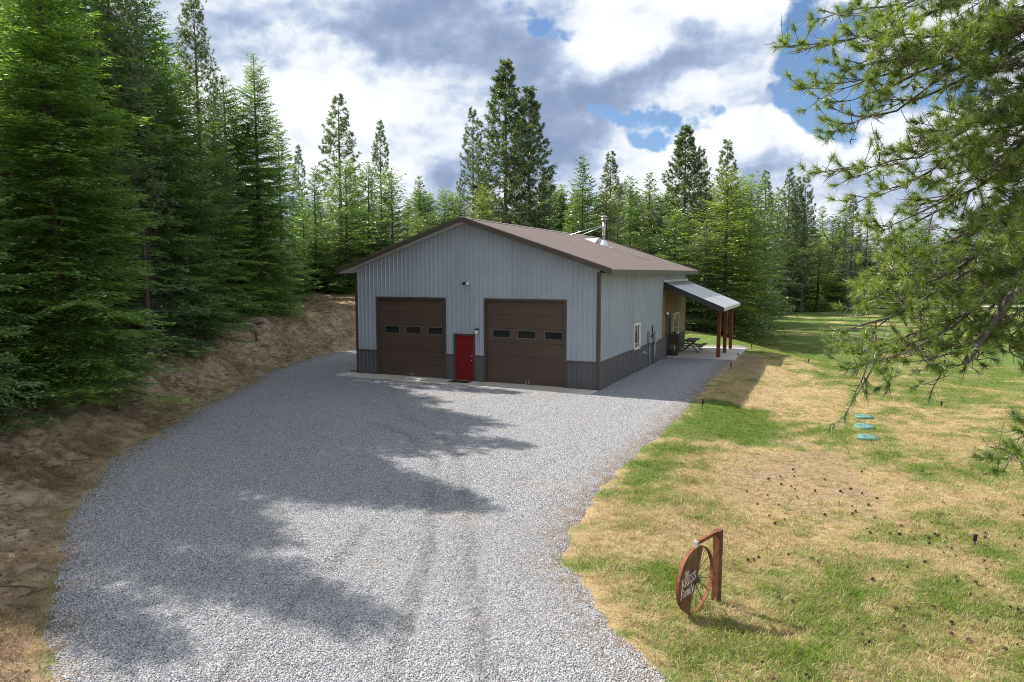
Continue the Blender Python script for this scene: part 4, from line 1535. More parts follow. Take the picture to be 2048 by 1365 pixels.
def trunk_wood(H, r0, rg, branches, lean=0.015, nb=3):
    z = np.linspace(-0.4, H, 12)
    ox = np.cumsum(rg.normal(size=12)) * lean * 0.5
    oy = np.cumsum(rg.normal(size=12)) * lean * 0.5
    ox -= np.interp(0, z, ox)
    oy -= np.interp(0, z, oy)
    P = np.stack([ox, oy, z], 1)
    R = np.maximum(r0 * (1 - np.clip(z, 0, H) / H) ** 0.8 * (1 + 0.35 * np.exp(-np.clip(z, 0, 9) / 0.35)), 0.012)
    V1, F1 = wood_tubes([(P, R)], 9)
    if branches:
        V2, F2 = wood_tubes(branches, nb)
        return np.concatenate([V1, V2]), np.concatenate([F1, F2 + len(V1)])
    return V1, F1


def fir_mesh(seed, H, R, whorl=0.34, k=5, twig_gap=0.13, spray_gap=0.075, sl=0.13, sw=0.05, clear=0.03, droop=0.28, power=0.8, ragged=0.25, twig_len=0.36, leafless=0.0):
    rg = np.random.default_rng(seed)
    branches, SP, SD, SU, ST = [], [], [], [], []
    z = H * clear
    s = np.linspace(0, 1, 7)
    while z < H * 0.985:
        fr = z / H
        nb = k if fr < 0.93 else 3
        a0 = rg.uniform(0, 6.28)
        for i in range(nb):
            az = a0 + i * 2 * np.pi / nb + rg.normal() * 0.28
            L = R * (1 - fr) ** power * rg.uniform(1 - ragged * 1.6, 1 + ragged * 0.6) + 0.10
            L *= 0.74 + 0.55 * float(vnoise(np.array([math.cos(az) * 1.3 + seed * 7.1 + z * 0.12]), np.array([math.sin(az) * 1.3 + z * 0.38]), seed)[0])
            if fr < 0.12:
                L *= 0.75 + 2 * fr
            zz = z + rg.normal() * whorl * 0.3
            up = -0.18 + 0.95 * fr ** 1.6 + rg.normal() * 0.08
            dr = droop * (1 - fr) * rg.uniform(0.6, 1.3)
            dz = L * (up * s - dr * s ** 1.4 + 0.75 * dr * s ** 3)
            bend = rg.normal() * 0.12
            ca, sa = np.cos(az + bend * s), np.sin(az + bend * s)
            P = np.stack([L * s * ca, L * s * sa, zz + dz], 1)
            branches.append((P, np.maximum(0.012 * (0.4 + L * 0.55) * (1 - s * 0.85), 0.004)))
            if rg.uniform() < leafless * (1 - fr) ** 2:
                continue
            # side twigs
            nt = max(2, int(L * 0.88 / twig_gap))
            ts = np.clip(np.linspace(0.14, 0.99, nt) + rg.normal(size=nt) * 0.01, 0.08, 1)
            bp = np.stack([np.interp(ts, s, P[:, c]) for c in range(3)], 1)
            T = norm(np.gradient(P, axis=0))
            bt = norm(np.stack([np.interp(ts, s, T[:, c]) for c in range(3)], 1))
            side = norm(np.cross(bt, np.array([0, 0, 1.0])))
            tone = np.clip(rg.normal(0.42, 0.16), 0, 1)
            for sg in (1, -1):
                tl = twig_len * min(L, 2.4) * (0.28 + 1.0 * (1 - ts) ** 0.8) * np.clip(ts / 0.3, 0.4, 1) * rg.uniform(0.65, 1.2, nt)
                ang = rg.uniform(0.75, 1.05, nt)
                td = norm(bt * np.cos(ang)[:, None] + side * sg * np.sin(ang)[:, None] + np.array([0, 0, -0.10]) + rg.normal(size=(nt, 3)) * 0.10)
                cnt = np.maximum(2, (tl / spray_gap).astype(int))
                rep = np.repeat(np.arange(nt), cnt)
                off = np.concatenate([(np.arange(c) + 0.5) / c for c in cnt])
                pos = bp[rep] + td[rep] * (tl[rep] * off)[:, None]
                pos[:, 2] -= 0.10 * (off ** 2) * tl[rep]
                alt = np.where(rg.uniform(size=len(rep)) < 0.5, 1.0, -1.0)
                lat = norm(np.cross(td[rep], np.array([0, 0, 1.0])))
                D = norm(td[rep] * 0.75 + lat * (alt * rg.uniform(0.35, 0.9, len(rep)))[:, None] + rg.normal(size=(len(rep), 3)) * 0.14)
                SP.append(pos)
                SD.append(D)
                SU.append(np.tile(np.array([0, 0, 1.0]), (len(rep), 1)) + D * 0.1)
                ST.append(np.clip(tone + 0.34 * off * ts[rep] ** 1.5 + rg.normal(size=len(rep)) * 0.10, 0, 1))
            # the tip of the branch
            SP.append(P[-3:] - T[-3:] * 0.03)
            SD.append(T[-3:])
            SU.append(np.tile(np.array([0, 0, 1.0]), (3, 1)))
            ST.append(np.full(3, min(1, tone + 0.35)))
        z += whorl * (1.0 - 0.45 * fr) * rg.uniform(0.8, 1.2)
    SP, SD, SU, ST = np.concatenate(SP), np.concatenate(SD), np.concatenate(SU), np.concatenate(ST)
    n = len(SP)
    V = sprays(SP, SD, sl * rg.uniform(0.7, 1.3, n), sw * rg.uniform(0.75, 1.3, n), SU, rg)
    F = np.arange(n * 4).reshape(n, 4)
    Vt, Ft = trunk_wood(H, 0.011 * H + 0.02, rg, branches)
    crown = np_mesh('crown', V, F, M['needles'], False, {'tint': ('POINT', np.repeat(ST, 4))})
    trunk = np_mesh('trunk', Vt, Ft, M['bark'], True)
    return crown, trunk


def pine_mesh(seed, H, R, whorl=0.62, k=5, tufts=11, tuft_r=0.26, needles=9, clear=0.22, width=0.03, power=0.62, top_up=0.75, ragged=0.3, dead=0.5, belly=0.0):
    """open crowned pine: bare limbs with brush-like tufts at the twig ends"""
    rg = np.random.default_rng(seed)
    branches, C, A, TT = [], [], [], []
    z = H * clear * 0.5
    s = np.linspace(0, 1, 6)
    while z < H * 0.99:
        fr = z / H
        a0 = rg.uniform(0, 6.28)
        nb = k if fr < 0.9 else 4
        for i in range(nb):
            if rg.uniform() < 0.18:
                continue
            az = a0 + i * 2 * np.pi / nb + rg.normal() * 0.3
            q = (1 - fr) ** power
            if fr < 0.45:
                q *= 1 - belly * (0.45 - fr) / 0.45
            L = R * q * rg.uniform(1 - ragged, 1 + ragged * 0.5) + 0.18
            bare = fr < clear
            if bare:
                L *= dead * rg.uniform(0.5, 1.2)
            up = -0.12 + top_up * fr ** 1.3 + rg.normal() * 0.10
            dz = L * (up * s - 0.22 * (1 - fr) * s + 0.34 * s ** 2.6)
            bend = rg.normal() * 0.2
            P = np.stack([L * s * np.cos(az + bend * s), L * s * np.sin(az + bend * s), z + rg.normal() * 0.12 + dz], 1)
            branches.append((P, np.maximum(0.014 * (0.5 + L * 0.6) * (1 - s * 0.8), 0.006)))
            if bare:
                continue
            T = norm(np.gradient(P, axis=0))
            nt = max(3, int(tufts * (0.45 + L / R)))
            ts = rg.uniform(0.30, 1.0, nt) ** 0.75
            ts[:2] = (1.0, 0.95)
            bp = np.stack([np.interp(ts, s, P[:, c]) for c in range(3)], 1)
            bt = np.stack([np.interp(ts, s, T[:, c]) for c in range(3)], 1)
            lat = norm(np.cross(bt, np.array([0, 0, 1.0])))
            spread = 0.30 * L * (1.05 - ts) + 0.12
            off = rg.normal(size=nt) * spread
            c = bp + lat * off[:, None] + bt * np.abs(off)[:, None] * 0.5 + np.array([0, 0, 1.0]) * (rg.uniform(-0.12, 0.28, nt))[:, None]
            ax = norm(bt + lat * np.sign(off)[:, None] * 0.5 + np.array([0, 0, 0.55]) + rg.normal(size=(nt, 3)) * 0.25)
            far = np.abs(off) > 0.12
            for p0, p1 in zip(bp[far][::2], c[far][::2]):
                branches.append((p0 + (p1 - p0) * np.linspace(0, 1, 6)[:, None], np.linspace(0.012, 0.005, 6)))
            C.append(c)
            A.append(ax)
            tone = np.clip(rg.normal(0.42, 0.18), 0, 1)
            TT.append(np.clip(tone + rg.normal(size=nt) * 0.16, 0, 1))
        z += whorl * (1.0 - 0.4 * fr) * rg.uniform(0.8, 1.25)
    C, A, TT = np.concatenate(C), np.concatenate(A), np.concatenate(TT)
    n = len(C) * needles
    rep = np.repeat(np.arange(len(C)), needles)
    d = norm(A[rep] * rg.uniform(0.1, 1.0, n)[:, None] + norm(rg.normal(size=(n, 3))) * 0.85)
    V = sprays(C[rep] - d * 0.04, d, tuft_r * rg.uniform(0.7, 1.25, n), np.full(n, width) * rg.uniform(0.7, 1.3, n), norm(rg.normal(size=(n, 3))), rg)
    F = np.arange(n * 4).reshape(n, 4)
    Vt, Ft = trunk_wood(H, 0.0105 * H + 0.02, rg, branches, 0.02)
    crown = np_mesh('crown', V, F, M['needles'], False, {'tint': ('POINT', np.repeat(np.clip(TT[rep] + rg.normal(size=n) * 0.08, 0, 1), 4))})
    trunk = np_mesh('trunk', Vt, Ft, M['bark'], True)
    return crown, trunk


KINDS = {}


def kind(nm, make, **kw):
    KINDS[nm] = (make(**kw), kw['H'], kw['R'])


kind('fir_near_a', fir_mesh, seed=1, H=18.0, R=3.6, whorl=0.30, k=6, twig_gap=0.115, spray_gap=0.058, sl=0.17, sw=0.050, twig_len=0.52, power=0.72)
kind('fir_near_b', fir_mesh, seed=2, H=17.0, R=3.2, whorl=0.31, k=6, twig_gap=0.125, spray_gap=0.065, sl=0.18, sw=0.054, twig_len=0.52, droop=0.36, ragged=0.36, power=0.7)
kind('fir_near_c', fir_mesh, seed=3, H=15.0, R=2.9, whorl=0.31, k=6, twig_gap=0.125, spray_gap=0.065, sl=0.16, sw=0.050, twig_len=0.48, leafless=0.4, power=0.68, ragged=0.35)
kind('fir_mid_a', fir_mesh, seed=4, H=15.0, R=2.9, whorl=0.46, k=6, twig_gap=0.20, spray_gap=0.12, sl=0.32, sw=0.11, twig_len=0.5, power=0.76, ragged=0.35)
kind('fir_mid_b', fir_mesh, seed=5, H=14.0, R=2.2, whorl=0.44, k=6, twig_gap=0.20, spray_gap=0.12, sl=0.28, sw=0.10, ragged=0.42, twig_len=0.5, power=0.75)
kind('fir_mid_c', fir_mesh, seed=6, H=14.0, R=3.2, whorl=0.48, k=6, twig_gap=0.21, spray_gap=0.12, sl=0.32, sw=0.11, droop=0.4, ragged=0.45, twig_len=0.5, power=0.72)
kind('bushy_a', fir_mesh, seed=7, H=12.0, R=3.4, whorl=0.40, k=7, twig_gap=0.20, spray_gap=0.12, sl=0.25, sw=0.085, droop=-0.05, power=0.55, ragged=0.45, twig_len=0.5)
kind('bushy_b', fir_mesh, seed=8, H=12.0, R=2.7, whorl=0.40, k=7, twig_gap=0.20, spray_gap=0.12, sl=0.25, sw=0.085, droop=-0.1, power=0.5, ragged=0.5, twig_len=0.5)
kind('pine_near', pine_mesh, seed=11, H=16.0, R=2.7, whorl=0.46, k=6, tufts=18, tuft_r=0.19, needles=18, width=0.018, clear=0.30, dead=0.9, power=0.8)
kind('pine_a', pine_mesh, seed=12, H=24.0, R=5.4, whorl=0.66, k=6, tufts=19, tuft_r=0.36, needles=16, width=0.055, clear=0.16, power=0.85, top_up=0.55)
kind('pine_b', pine_mesh, seed=13, H=22.0, R=3.6, whorl=0.66, k=6, tufts=11, tuft_r=0.32, needles=14, width=0.048, clear=0.14, power=0.85, top_up=0.5)
kind('pine_c', pine_mesh, seed=14, H=22.0, R=4.5, whorl=0.72, k=6, tufts=13, tuft_r=0.34, needles=14, width=0.05, clear=0.26, belly=0.25, power=0.82, top_up=0.55)

PROTO = {}
tree_rng = random.Random(21)


def tree(kind_nm, name, x, y, h, label, group=None, col=(0.05, 0.085, 0.03), wide=1.0, rz=None, zoff=0.0):
    (crown, trunk), H, R = KINDS[kind_nm]
    t = empty(name, (x, y, gz(x, y) - 0.05 + zoff), tree_rng.uniform(0, 6.28) if rz is None else rz, label, 'tree', group)
    k = h / H
    t.scale = (k * wide, k * wide, k)
    for nm, me in (('trunk', trunk), ('crown', crown)):
        o = bpy.data.objects.new(nm, me)
        COL.objects.link(o)
        o.parent = t
        o.color = (*col, 1)
    return t


def tree_px(kind_nm, name, px, py, depth, label, group=None, col=(0.05, 0.085, 0.03), wide=1.0, rz=None):
    """tree whose tip stands where the photo shows it, at a chosen distance"""
    tip = at(px, py, depth)
    return tree(kind_nm, name, tip.x, tip.y, tip.z - gz(tip.x, tip.y), label, group, col, wide, rz)


DEEP = (0.092, 0.172, 0.066)
FRESH = (0.130, 0.228, 0.062)
GREY = (0.112, 0.168, 0.085)
YEL = (0.150, 0.205, 0.050)
PINE = (0.090, 0.140, 0.060)

# the wall of trees on top of the cut bank, from the nearest to the farthest
LEFT = [
    ('fir_near_a', 'fir_tree', 66, -190, 21.5, 'nearest tall fir with bright green boughs at the left edge', FRESH, 1.2),
    ('fir_near_c', 'fir_tree', -227, -266, 15.4, 'fir left of the frame shading the near gravel', DEEP, 0.8),
    ('fir_near_c', 'fir_tree', -428, -87, 13.4, 'fir farthest left outside the frame shading the near bank', DEEP, 0.9),
    ('fir_near_b', 'fir_tree', -165, -60, 18.0, 'dark fir cut off by the left edge of the picture', DEEP, 1.15),
    ('fir_near_b', 'fir_tree', 268, -80, 30.5, 'tall dark fir right behind the nearest bright green fir', DEEP, 0.95),
    ('pine_near', 'pine_tree', 205, -150, 28.0, 'pine with bare grey trunk and dead lower limbs among firs', GREY, 1.0),
    ('pine_near', 'pine_tree', 385, 4, 37.0, 'slender pine with open pointed top on the left skyline', PINE, 0.95),
    ('fir_near_c', 'fir_tree', 340, 170, 34.0, 'fir with grey dead lower twigs below the slender pine', DEEP, 1.1),
    ('fir_near_c', 'fir_tree', 425, 235, 37.5, 'mid green fir between the slender pine and pointed fir', FRESH, 1.1),
    ('fir_near_a', 'fir_tree', 506, 104, 42.5, 'broad pointed fir with bright green skirts by the boards', FRESH, 0.92),
    ('fir_mid_a', 'fir_tree', 556, 250, 52.0, 'dark fir behind the pale stake', DEEP, 1.0),
    ('fir_mid_b', 'fir_tree', 470, 210, 50.0, 'dark narrow fir half hidden behind the broad pointed fir', DEEP, 1.3),
    ('fir_mid_c', 'fir_tree', 640, 400, 66.0, 'low bright fir above the far end of the bank', FRESH, 1.0),
    ('fir_mid_a', 'fir_tree', 605, 385, 60.0, 'mid green fir behind the end of the cut bank', FRESH, 1.0),
    ('fir_near_b', 'fir_tree', 446, 150, 43.0, 'dark fir filling the gap left of the pointed fir', DEEP, 1.25),
    ('fir_near_c', 'fir_tree', 330, 90, 33.0, 'dense fir right below the slender pine on its left', DEEP, 1.2),
    ('fir_near_c', 'fir_tree', 212, 420, 27.5, 'low young fir between the nearest fir and the dark ones', FRESH, 1.5),
    ('fir_near_a', 'fir_tree', 300, 440, 31.5, 'low dark bushy fir at the top of the bank middle', DEEP, 1.5),
    ('fir_near_c', 'fir_tree', 398, 440, 36.0, 'low bright young fir on the bank top left of the boards', FRESH, 1.5),
    ('fir_near_b', 'fir_tree', 456, 430, 41.0, 'small fir right above the pile of weathered boards', DEEP, 1.5),
    ('fir_mid_c', 'fir_tree', 585, 470, 56.0, 'small bright fir near the pale stake', FRESH, 1.4),
]
for kd, nm, px, py, dp, lb, col, wd in LEFT:
    tree_px(kd, nm, px, py, dp, lb, None, col, wd)
# darker second row behind them, only seen through gaps
for i, (px, py, dp) in enumerate([(20, -60, 28), (130, -60, 34), (235, 40, 37), (320, 60, 42), (-60, 30, 26), (60, 0, 38), (395, 290, 47), (160, 20, 46), (300, 200, 50), (520, 330, 58), (440, 300, 56), (-260, -150, 21), (-20, -150, 24), (100, -130, 27.5), (155, -160, 31), (230, 60, 36), (300, 150, 40), (90, 60, 54), (220, 80, 60)]):
    tree_px(('fir_mid_a', 'fir_mid_c', 'fir_mid_b')[i % 3], 'fir_tree', px, py, dp, 'dark fir in the second row behind the bank trees', 'second row of firs on the left', DEEP, 1.4)

# a dead fir, all grey twigs
(_, snag_mesh), sH, sR = (fir_mesh(31, 12.0, 2.1, whorl=0.22, k=6, clear=0.05, droop=0.45, ragged=0.5), 12.0, 2.1)
snag_mesh.materials.clear()
snag_mesh.materials.append(M['dead_wood'])
snag_mesh.materials.append(M['bark'])
for p_ in snag_mesh.polygons[:99]:
    p_.material_index = 1
for px, py, dp, lb in ((285, 440, 27.0, 'dead grey fir with bare twigs between two green firs'), (1236, 385, 74, 'bare grey dead conifer right of the chimney pipe')):
    tp = at(px, py, dp)
    t = empty('dead_tree', (tp.x, tp.y, gz(tp.x, tp.y) - 0.05), 0.4, lb, 'tree')
    k = (tp.z - gz(tp.x, tp.y)) / sH
    w_ = 2.3 if dp < 40 else 1.15
    t.scale = (k * w_, k * w_, k)
    link('trunk', snag_mesh, t)

# skyline trees behind the barn, left to right
BACK = [
    ('pine_b', 'pine_tree', 596, 292, 66, 'thin grey pine left of the tall open pine behind the barn', GREY, 0.8),
    ('pine_c', 'pine_tree', 676, 196, 74, 'tall open crowned pine left of the barn ridge', GREY, 1.2),
    ('bushy_a', 'conifer_tree', 690, 322, 60, 'bushy bright green conifer in front of the tall open pine', FRESH, 0.94),
    ('fir_mid_b', 'fir_tree', 628, 335, 62, 'narrow fir with spiky tip left of the bushy conifer', DEEP, 1.0),
    ('pine_b', 'pine_tree', 760, 243, 77, 'tall thin pine with see-through top over the left roof', GREY, 0.9),
    ('bushy_b', 'conifer_tree', 735, 325, 66, 'dark bushy conifer below the tall thin pine', DEEP, 0.98),
    ('bushy_b', 'conifer_tree', 782, 335, 64, 'olive bushy conifer right of the tall thin pine', FRESH, 0.94),
    ('fir_mid_a', 'fir_tree', 838, 352, 82, 'dark pointed fir standing alone above the left roof slope', DEEP, 1.0),
    ('bushy_b', 'conifer_tree', 836, 432, 66, 'low yellow green conifer peeking over the left roof slope', YEL, 1.17),
    ('bushy_a', 'conifer_tree', 888, 378, 82, 'pale green rounded conifer left of the barn ridge', FRESH, 0.98),
    ('pine_c', 'pine_tree', 946, 222, 71, 'pine with open airy crown just left of the tallest pine', PINE, 0.85),
    ('pine_a', 'pine_tree', 1011, 126, 67, 'tallest pine on the skyline behind the barn ridge', PINE, 1.1),
    ('pine_a', 'pine_tree', 1058, 178, 70, 'second tallest pine leaning against the tallest one', PINE, 1.0),
    ('bushy_b', 'conifer_tree', 965, 372, 62, 'yellow green conifer at the foot of the tallest pine', YEL, 0.98),
    ('bushy_b', 'conifer_tree', 1040, 418, 72, 'low olive conifer right at the barn ridge', YEL, 1.17),
    ('fir_mid_b', 'fir_tree', 1098, 348, 80, 'thin fir right beside the second tallest pine', GREY, 0.9),
    ('fir_mid_a', 'fir_tree', 1166, 312, 72, 'dark pointed fir left of the chimney pipe', DEEP, 0.95),
    ('pine_b', 'pine_tree', 1222, 306, 78, 'dark pine with pointed top above the chimney pipe', PINE, 1.1),
    ('bushy_b', 'conifer_tree', 1214, 372, 72, 'olive bushy conifer right behind the chimney pipe', YEL, 0.98),
    ('fir_mid_c', 'fir_tree', 1262, 352, 84, 'dark fir between chimney pipe and the broad pine', DEEP, 0.8),
    ('fir_mid_b', 'fir_tree', 1300, 346, 86, 'greyish fir left of the broad pine', GREY, 1.0),
    ('pine_a', 'pine_tree', 1372, 256, 76, 'broad pine with wide spreading limbs above the porch', PINE, 1.15),
    ('pine_c', 'pine_tree', 1404, 300, 79, 'pine tucked against the right side of the broad pine', PINE, 0.8),
    ('pine_b', 'pine_tree', 1455, 282, 92, 'pale tall pine behind the big yellow green bushy tree', GREY, 1.1),
    ('bushy_a', 'conifer_tree', 1458, 345, 63, 'big yellow green bushy conifer behind the porch', YEL, 1.23),
    ('bushy_a', 'conifer_tree', 1352, 420, 64, 'grey green bushy conifer left of the porch roof', FRESH, 1.10),
    ('bushy_b', 'conifer_tree', 1412, 455, 60, 'low bushy conifer right behind the porch roof', GREY, 1.56),
    ('bushy_a', 'conifer_tree', 1505, 352, 69, 'olive bushy conifer right of the big yellow green one', FRESH, 0.98),
    ('pine_b', 'pine_tree', 1532, 344, 98, 'thin pale pine above the olive bushy conifer', GREY, 1.0),
    ('fir_mid_b', 'fir_tree', 1558, 376, 106, 'small spiky fir left of the triple pine clump', GREY, 1.0),
    ('pine_b', 'pine_tree', 1581, 338, 112, 'left pine of the triple clump by the far field', GREY, 1.0),
    ('pine_b', 'pine_tree', 1597, 356, 113, 'middle pine of the triple clump by the far field', PINE, 0.9),
    ('pine_c', 'pine_tree', 1612, 356, 112, 'right pine of the triple clump by the far field', GREY, 1.0),
    ('fir_mid_b', 'fir_tree', 1646, 412, 122, 'thin open fir right of the triple pine clump', GREY, 1.0),
    ('fir_mid_b', 'fir_tree', 1678, 432, 128, 'small fir tip right of the thin open fir', DEEP, 1.0),
    ('pine_b', 'pine_tree', 1708, 396, 120, 'pine half covered by the near pine boughs', PINE, 1.1),
    ('bushy_a', 'conifer_tree', 1560, 425, 116, 'dark bushy conifer at the edge of the far field', DEEP, 1.17),
    ('bushy_b', 'conifer_tree', 1640, 470, 116, 'yellow green conifer at the back of the far field', YEL, 1.56),
    ('fir_mid_c', 'fir_tree', 1588, 500, 117, 'low bright fir before the triple pine clump', FRESH, 1.0),
]
for kd, nm, px, py, dp, lb, col, wd in BACK:
    tree_px(kd, nm, px, py, dp, lb, None, tuple(c_ * 0.85 for c_ in col), wd)

# the rest of the forest, trees nothing tells apart
fr_ = random.Random(99)
cols = [DEEP, FRESH, GREY, YEL, PINE]


def filler(n, px0, px1, py0, py1, d0, d1, label, group, kinds=('fir_mid_a', 'fir_mid_b', 'fir_mid_c', 'bushy_a', 'bushy_b')):
    for i in range(n):
        px = px0 + (px1 - px0) * (i + fr_.uniform(0.1, 0.9)) / n
        tree_px(fr_.choice(kinds), 'conifer_tree', px, fr_.uniform(py0, py1), fr_.uniform(d0, d1), label, group, tuple(c_ * 0.8 for c_ in fr_.choice(cols)), fr_.uniform(1.0, 1.4))


filler(38, 580, 1130, 370, 445, 78, 115, 'conifer filling the forest behind the left half of the barn', 'forest behind the left half of the barn')
filler(20, 610, 960, 425, 500, 58, 72, 'low young conifer close behind the left roof slope', 'young conifers behind the left roof slope', ('bushy_a', 'bushy_b', 'fir_mid_c'))
filler(40, 1080, 1500, 360, 440, 82, 118, 'conifer filling the forest behind the right half of the barn', 'forest behind the right half of the barn')
filler(12, 1110, 1420, 455, 510, 66, 76, 'low young conifer close behind the right roof slope', 'young conifers behind the right roof slope', ('bushy_a', 'bushy_b', 'fir_mid_c'))
filler(30, 1520, 2110, 425, 490, 132, 160, 'distant conifer at the far edge of the field', 'far treeline beyond the field')
filler(20, 1500, 1720, 490, 560, 118, 130, 'small conifer along the back of the field', 'small conifers along the field', ('bushy_b', 'fir_mid_c', 'fir_mid_a'))
filler(14, 540, 760, 470, 530, 60, 95, 'young conifer at the far end of the cut bank', 'young conifers beyond the bank', ('fir_mid_a', 'fir_mid_c', 'bushy_b'))
filler(34, 450, 1750, 385, 435, 125, 170, 'remote conifer deep in the forest', 'remote trees deep in the forest', ('fir_mid_a', 'fir_mid_b'))


# ------------------------------------------------------------------ the near long-needled pine on the right
NP = np.random.default_rng(77)
pine = empty('pine_tree', (9.3, 11.2, gz(9.3, 11.2) - 0.05), 0.0, 'near long needled pine hanging boughs into the right side of the picture', 'tree')
PB = np.array(pine.location)


def tube_mesh(paths, n=5):
    out_v, out_f, o = [], [], 0
    by = {}
    for P, R in paths:
        by.setdefault(len(P), []).append((P, R))
    for k, lst in by.items():
        V, F = wood_tubes(lst, n)
        out_v.append(V)
        out_f.append(F + o)
        o += len(V)
    return np.concatenate(out_v), np.concatenate(out_f)


def bez(a, b, c, d, n):
    t = np.linspace(0, 1, n)[:, None]
    return (1 - t) ** 3 * a + 3 * (1 - t) ** 2 * t * b + 3 * (1 - t) * t * t * c + t ** 3 * d


zz = np.linspace(0, 17, 12)
Vt, Ft = wood_tubes([(np.stack([0.10 * np.sin(zz * 0.5), 0.06 * np.cos(zz * 0.4) - 0.06, zz], 1), 0.24 * (1 - zz / 19) ** 0.9 + 0.10 * np.exp(-zz / 0.4))], 14)
link('trunk', np_mesh('trunk', Vt, Ft, M['bark_pine'], True), pine)

# limb ends as seen: (tip x, tip y, distance, sag, thickness, start rise)
LIMBS = [
    (1550, 95, 9.6, 0.9, 0.050, 1.6), (1640, 20, 10.4, 0.8, 0.045, 1.2), (1625, 165, 9.2, 0.9, 0.045, 1.6), (1660, 250, 9.8, 1.0, 0.045, 1.7),
    (1705, 330, 9.4, 1.0, 0.045, 1.7), (1700, 390, 10.6, 0.9, 0.040, 1.5), (1745, 60, 9.0, 0.9, 0.050, 1.0), (1830, -20, 9.6, 0.8, 0.050, 0.6),
    (1760, 200, 10.6, 0.9, 0.045, 1.4), (1850, 120, 10.8, 0.9, 0.045, 1.0), (1860, 260, 8.8, 0.9, 0.045, 1.2), (1800, 300, 9.9, 0.9, 0.045, 1.3),
    (1750, 450, 9.6, 1.0, 0.045, 1.6), (1830, 400, 10.4, 0.9, 0.045, 1.2), (1900, 350, 9.3, 0.8, 0.040, 0.9), (1950, 200, 9.0, 0.7, 0.040, 0.6),
    (1740, 540, 9.3, 1.0, 0.050, 1.7), (1880, 480, 9.6, 0.9, 0.045, 1.0), (1960, 430, 10.0, 0.8, 0.045, 0.8),
    (1645, 660, 8.9, 1.0, 0.050, 1.9), (1715, 620, 9.6, 1.0, 0.050, 1.6), (1690, 700, 9.9, 1.0, 0.045, 1.5), 
    (1720, 730, 8.7, 1.0, 0.050, 1.6), (1800, 700, 9.5, 0.9, 0.050, 1.4), (1870, 700, 9.0, 0.8, 0.045, 1.1),
    (1940, 580, 9.2, 0.8, 0.045, 0.8), (1960, 680, 9.6, 0.8, 0.045, 0.9), (2020, 560, 9.0, 0.6, 0.045, 0.5), (2030, 330, 9.6, 0.6, 0.045, 0.5),
    (2005, 945, 7.0, 0.5, 0.030, 0.9), (1960, 60, 10.4, 0.7, 0.05, 0.5), (2040, 650, 10.2, 0.6, 0.045, 0.6),
    (1690, 120, 9.4, 0.9, 0.045, 1.2), (1660, 205, 10.3, 0.9, 0.04, 1.5), (1790, 100, 9.2, 0.9, 0.045, 1.0),
    (1800, 520, 10.2, 0.9, 0.045, 1.2), (1920, 280, 9.2, 0.8, 0.045, 0.8), (1990, 120, 9.4, 0.7, 0.045, 0.5), (2000, 480, 9.0, 0.7, 0.045, 0.6),
    (1985, 30, 9.2, 0.7, 0.045, 0.5), (1940, 130, 10.4, 0.7, 0.045, 0.6), (2010, 230, 9.8, 0.6, 0.045, 0.5), (1975, 330, 9.2, 0.6, 0.045, 0.6), (2030, 420, 9.3, 0.6, 0.045, 0.5), (1930, 500, 9.0, 0.7, 0.045, 0.8),
    (1705, 480, 10.2, 0.9, 0.040, 1.5),
]
tufts_c, tufts_d, tufts_t = [], [], []


def grow(P0, d0, L, r0, depth_, out, droop, lift):
    """a twig that starts along d0, sags, then lifts its tip; leaves brush tufts at the end"""
    k = 5
    s_ = np.linspace(0, 1, k)[:, None]
    side = NP.normal(size=3) * 0.22
    P = P0 + d0 * L * s_ + side * L * s_ ** 2 * 0.6 + np.array([0, 0, 1.0]) * L * (-droop * s_ + lift * s_ ** 2.2)
    out.append((P, r0 * (1 - 0.62 * s_[:, 0])))
    return P


def tuft(p, d, tone):
    tufts_c.append(p)
    tufts_d.append(d)
    tufts_t.append(tone)


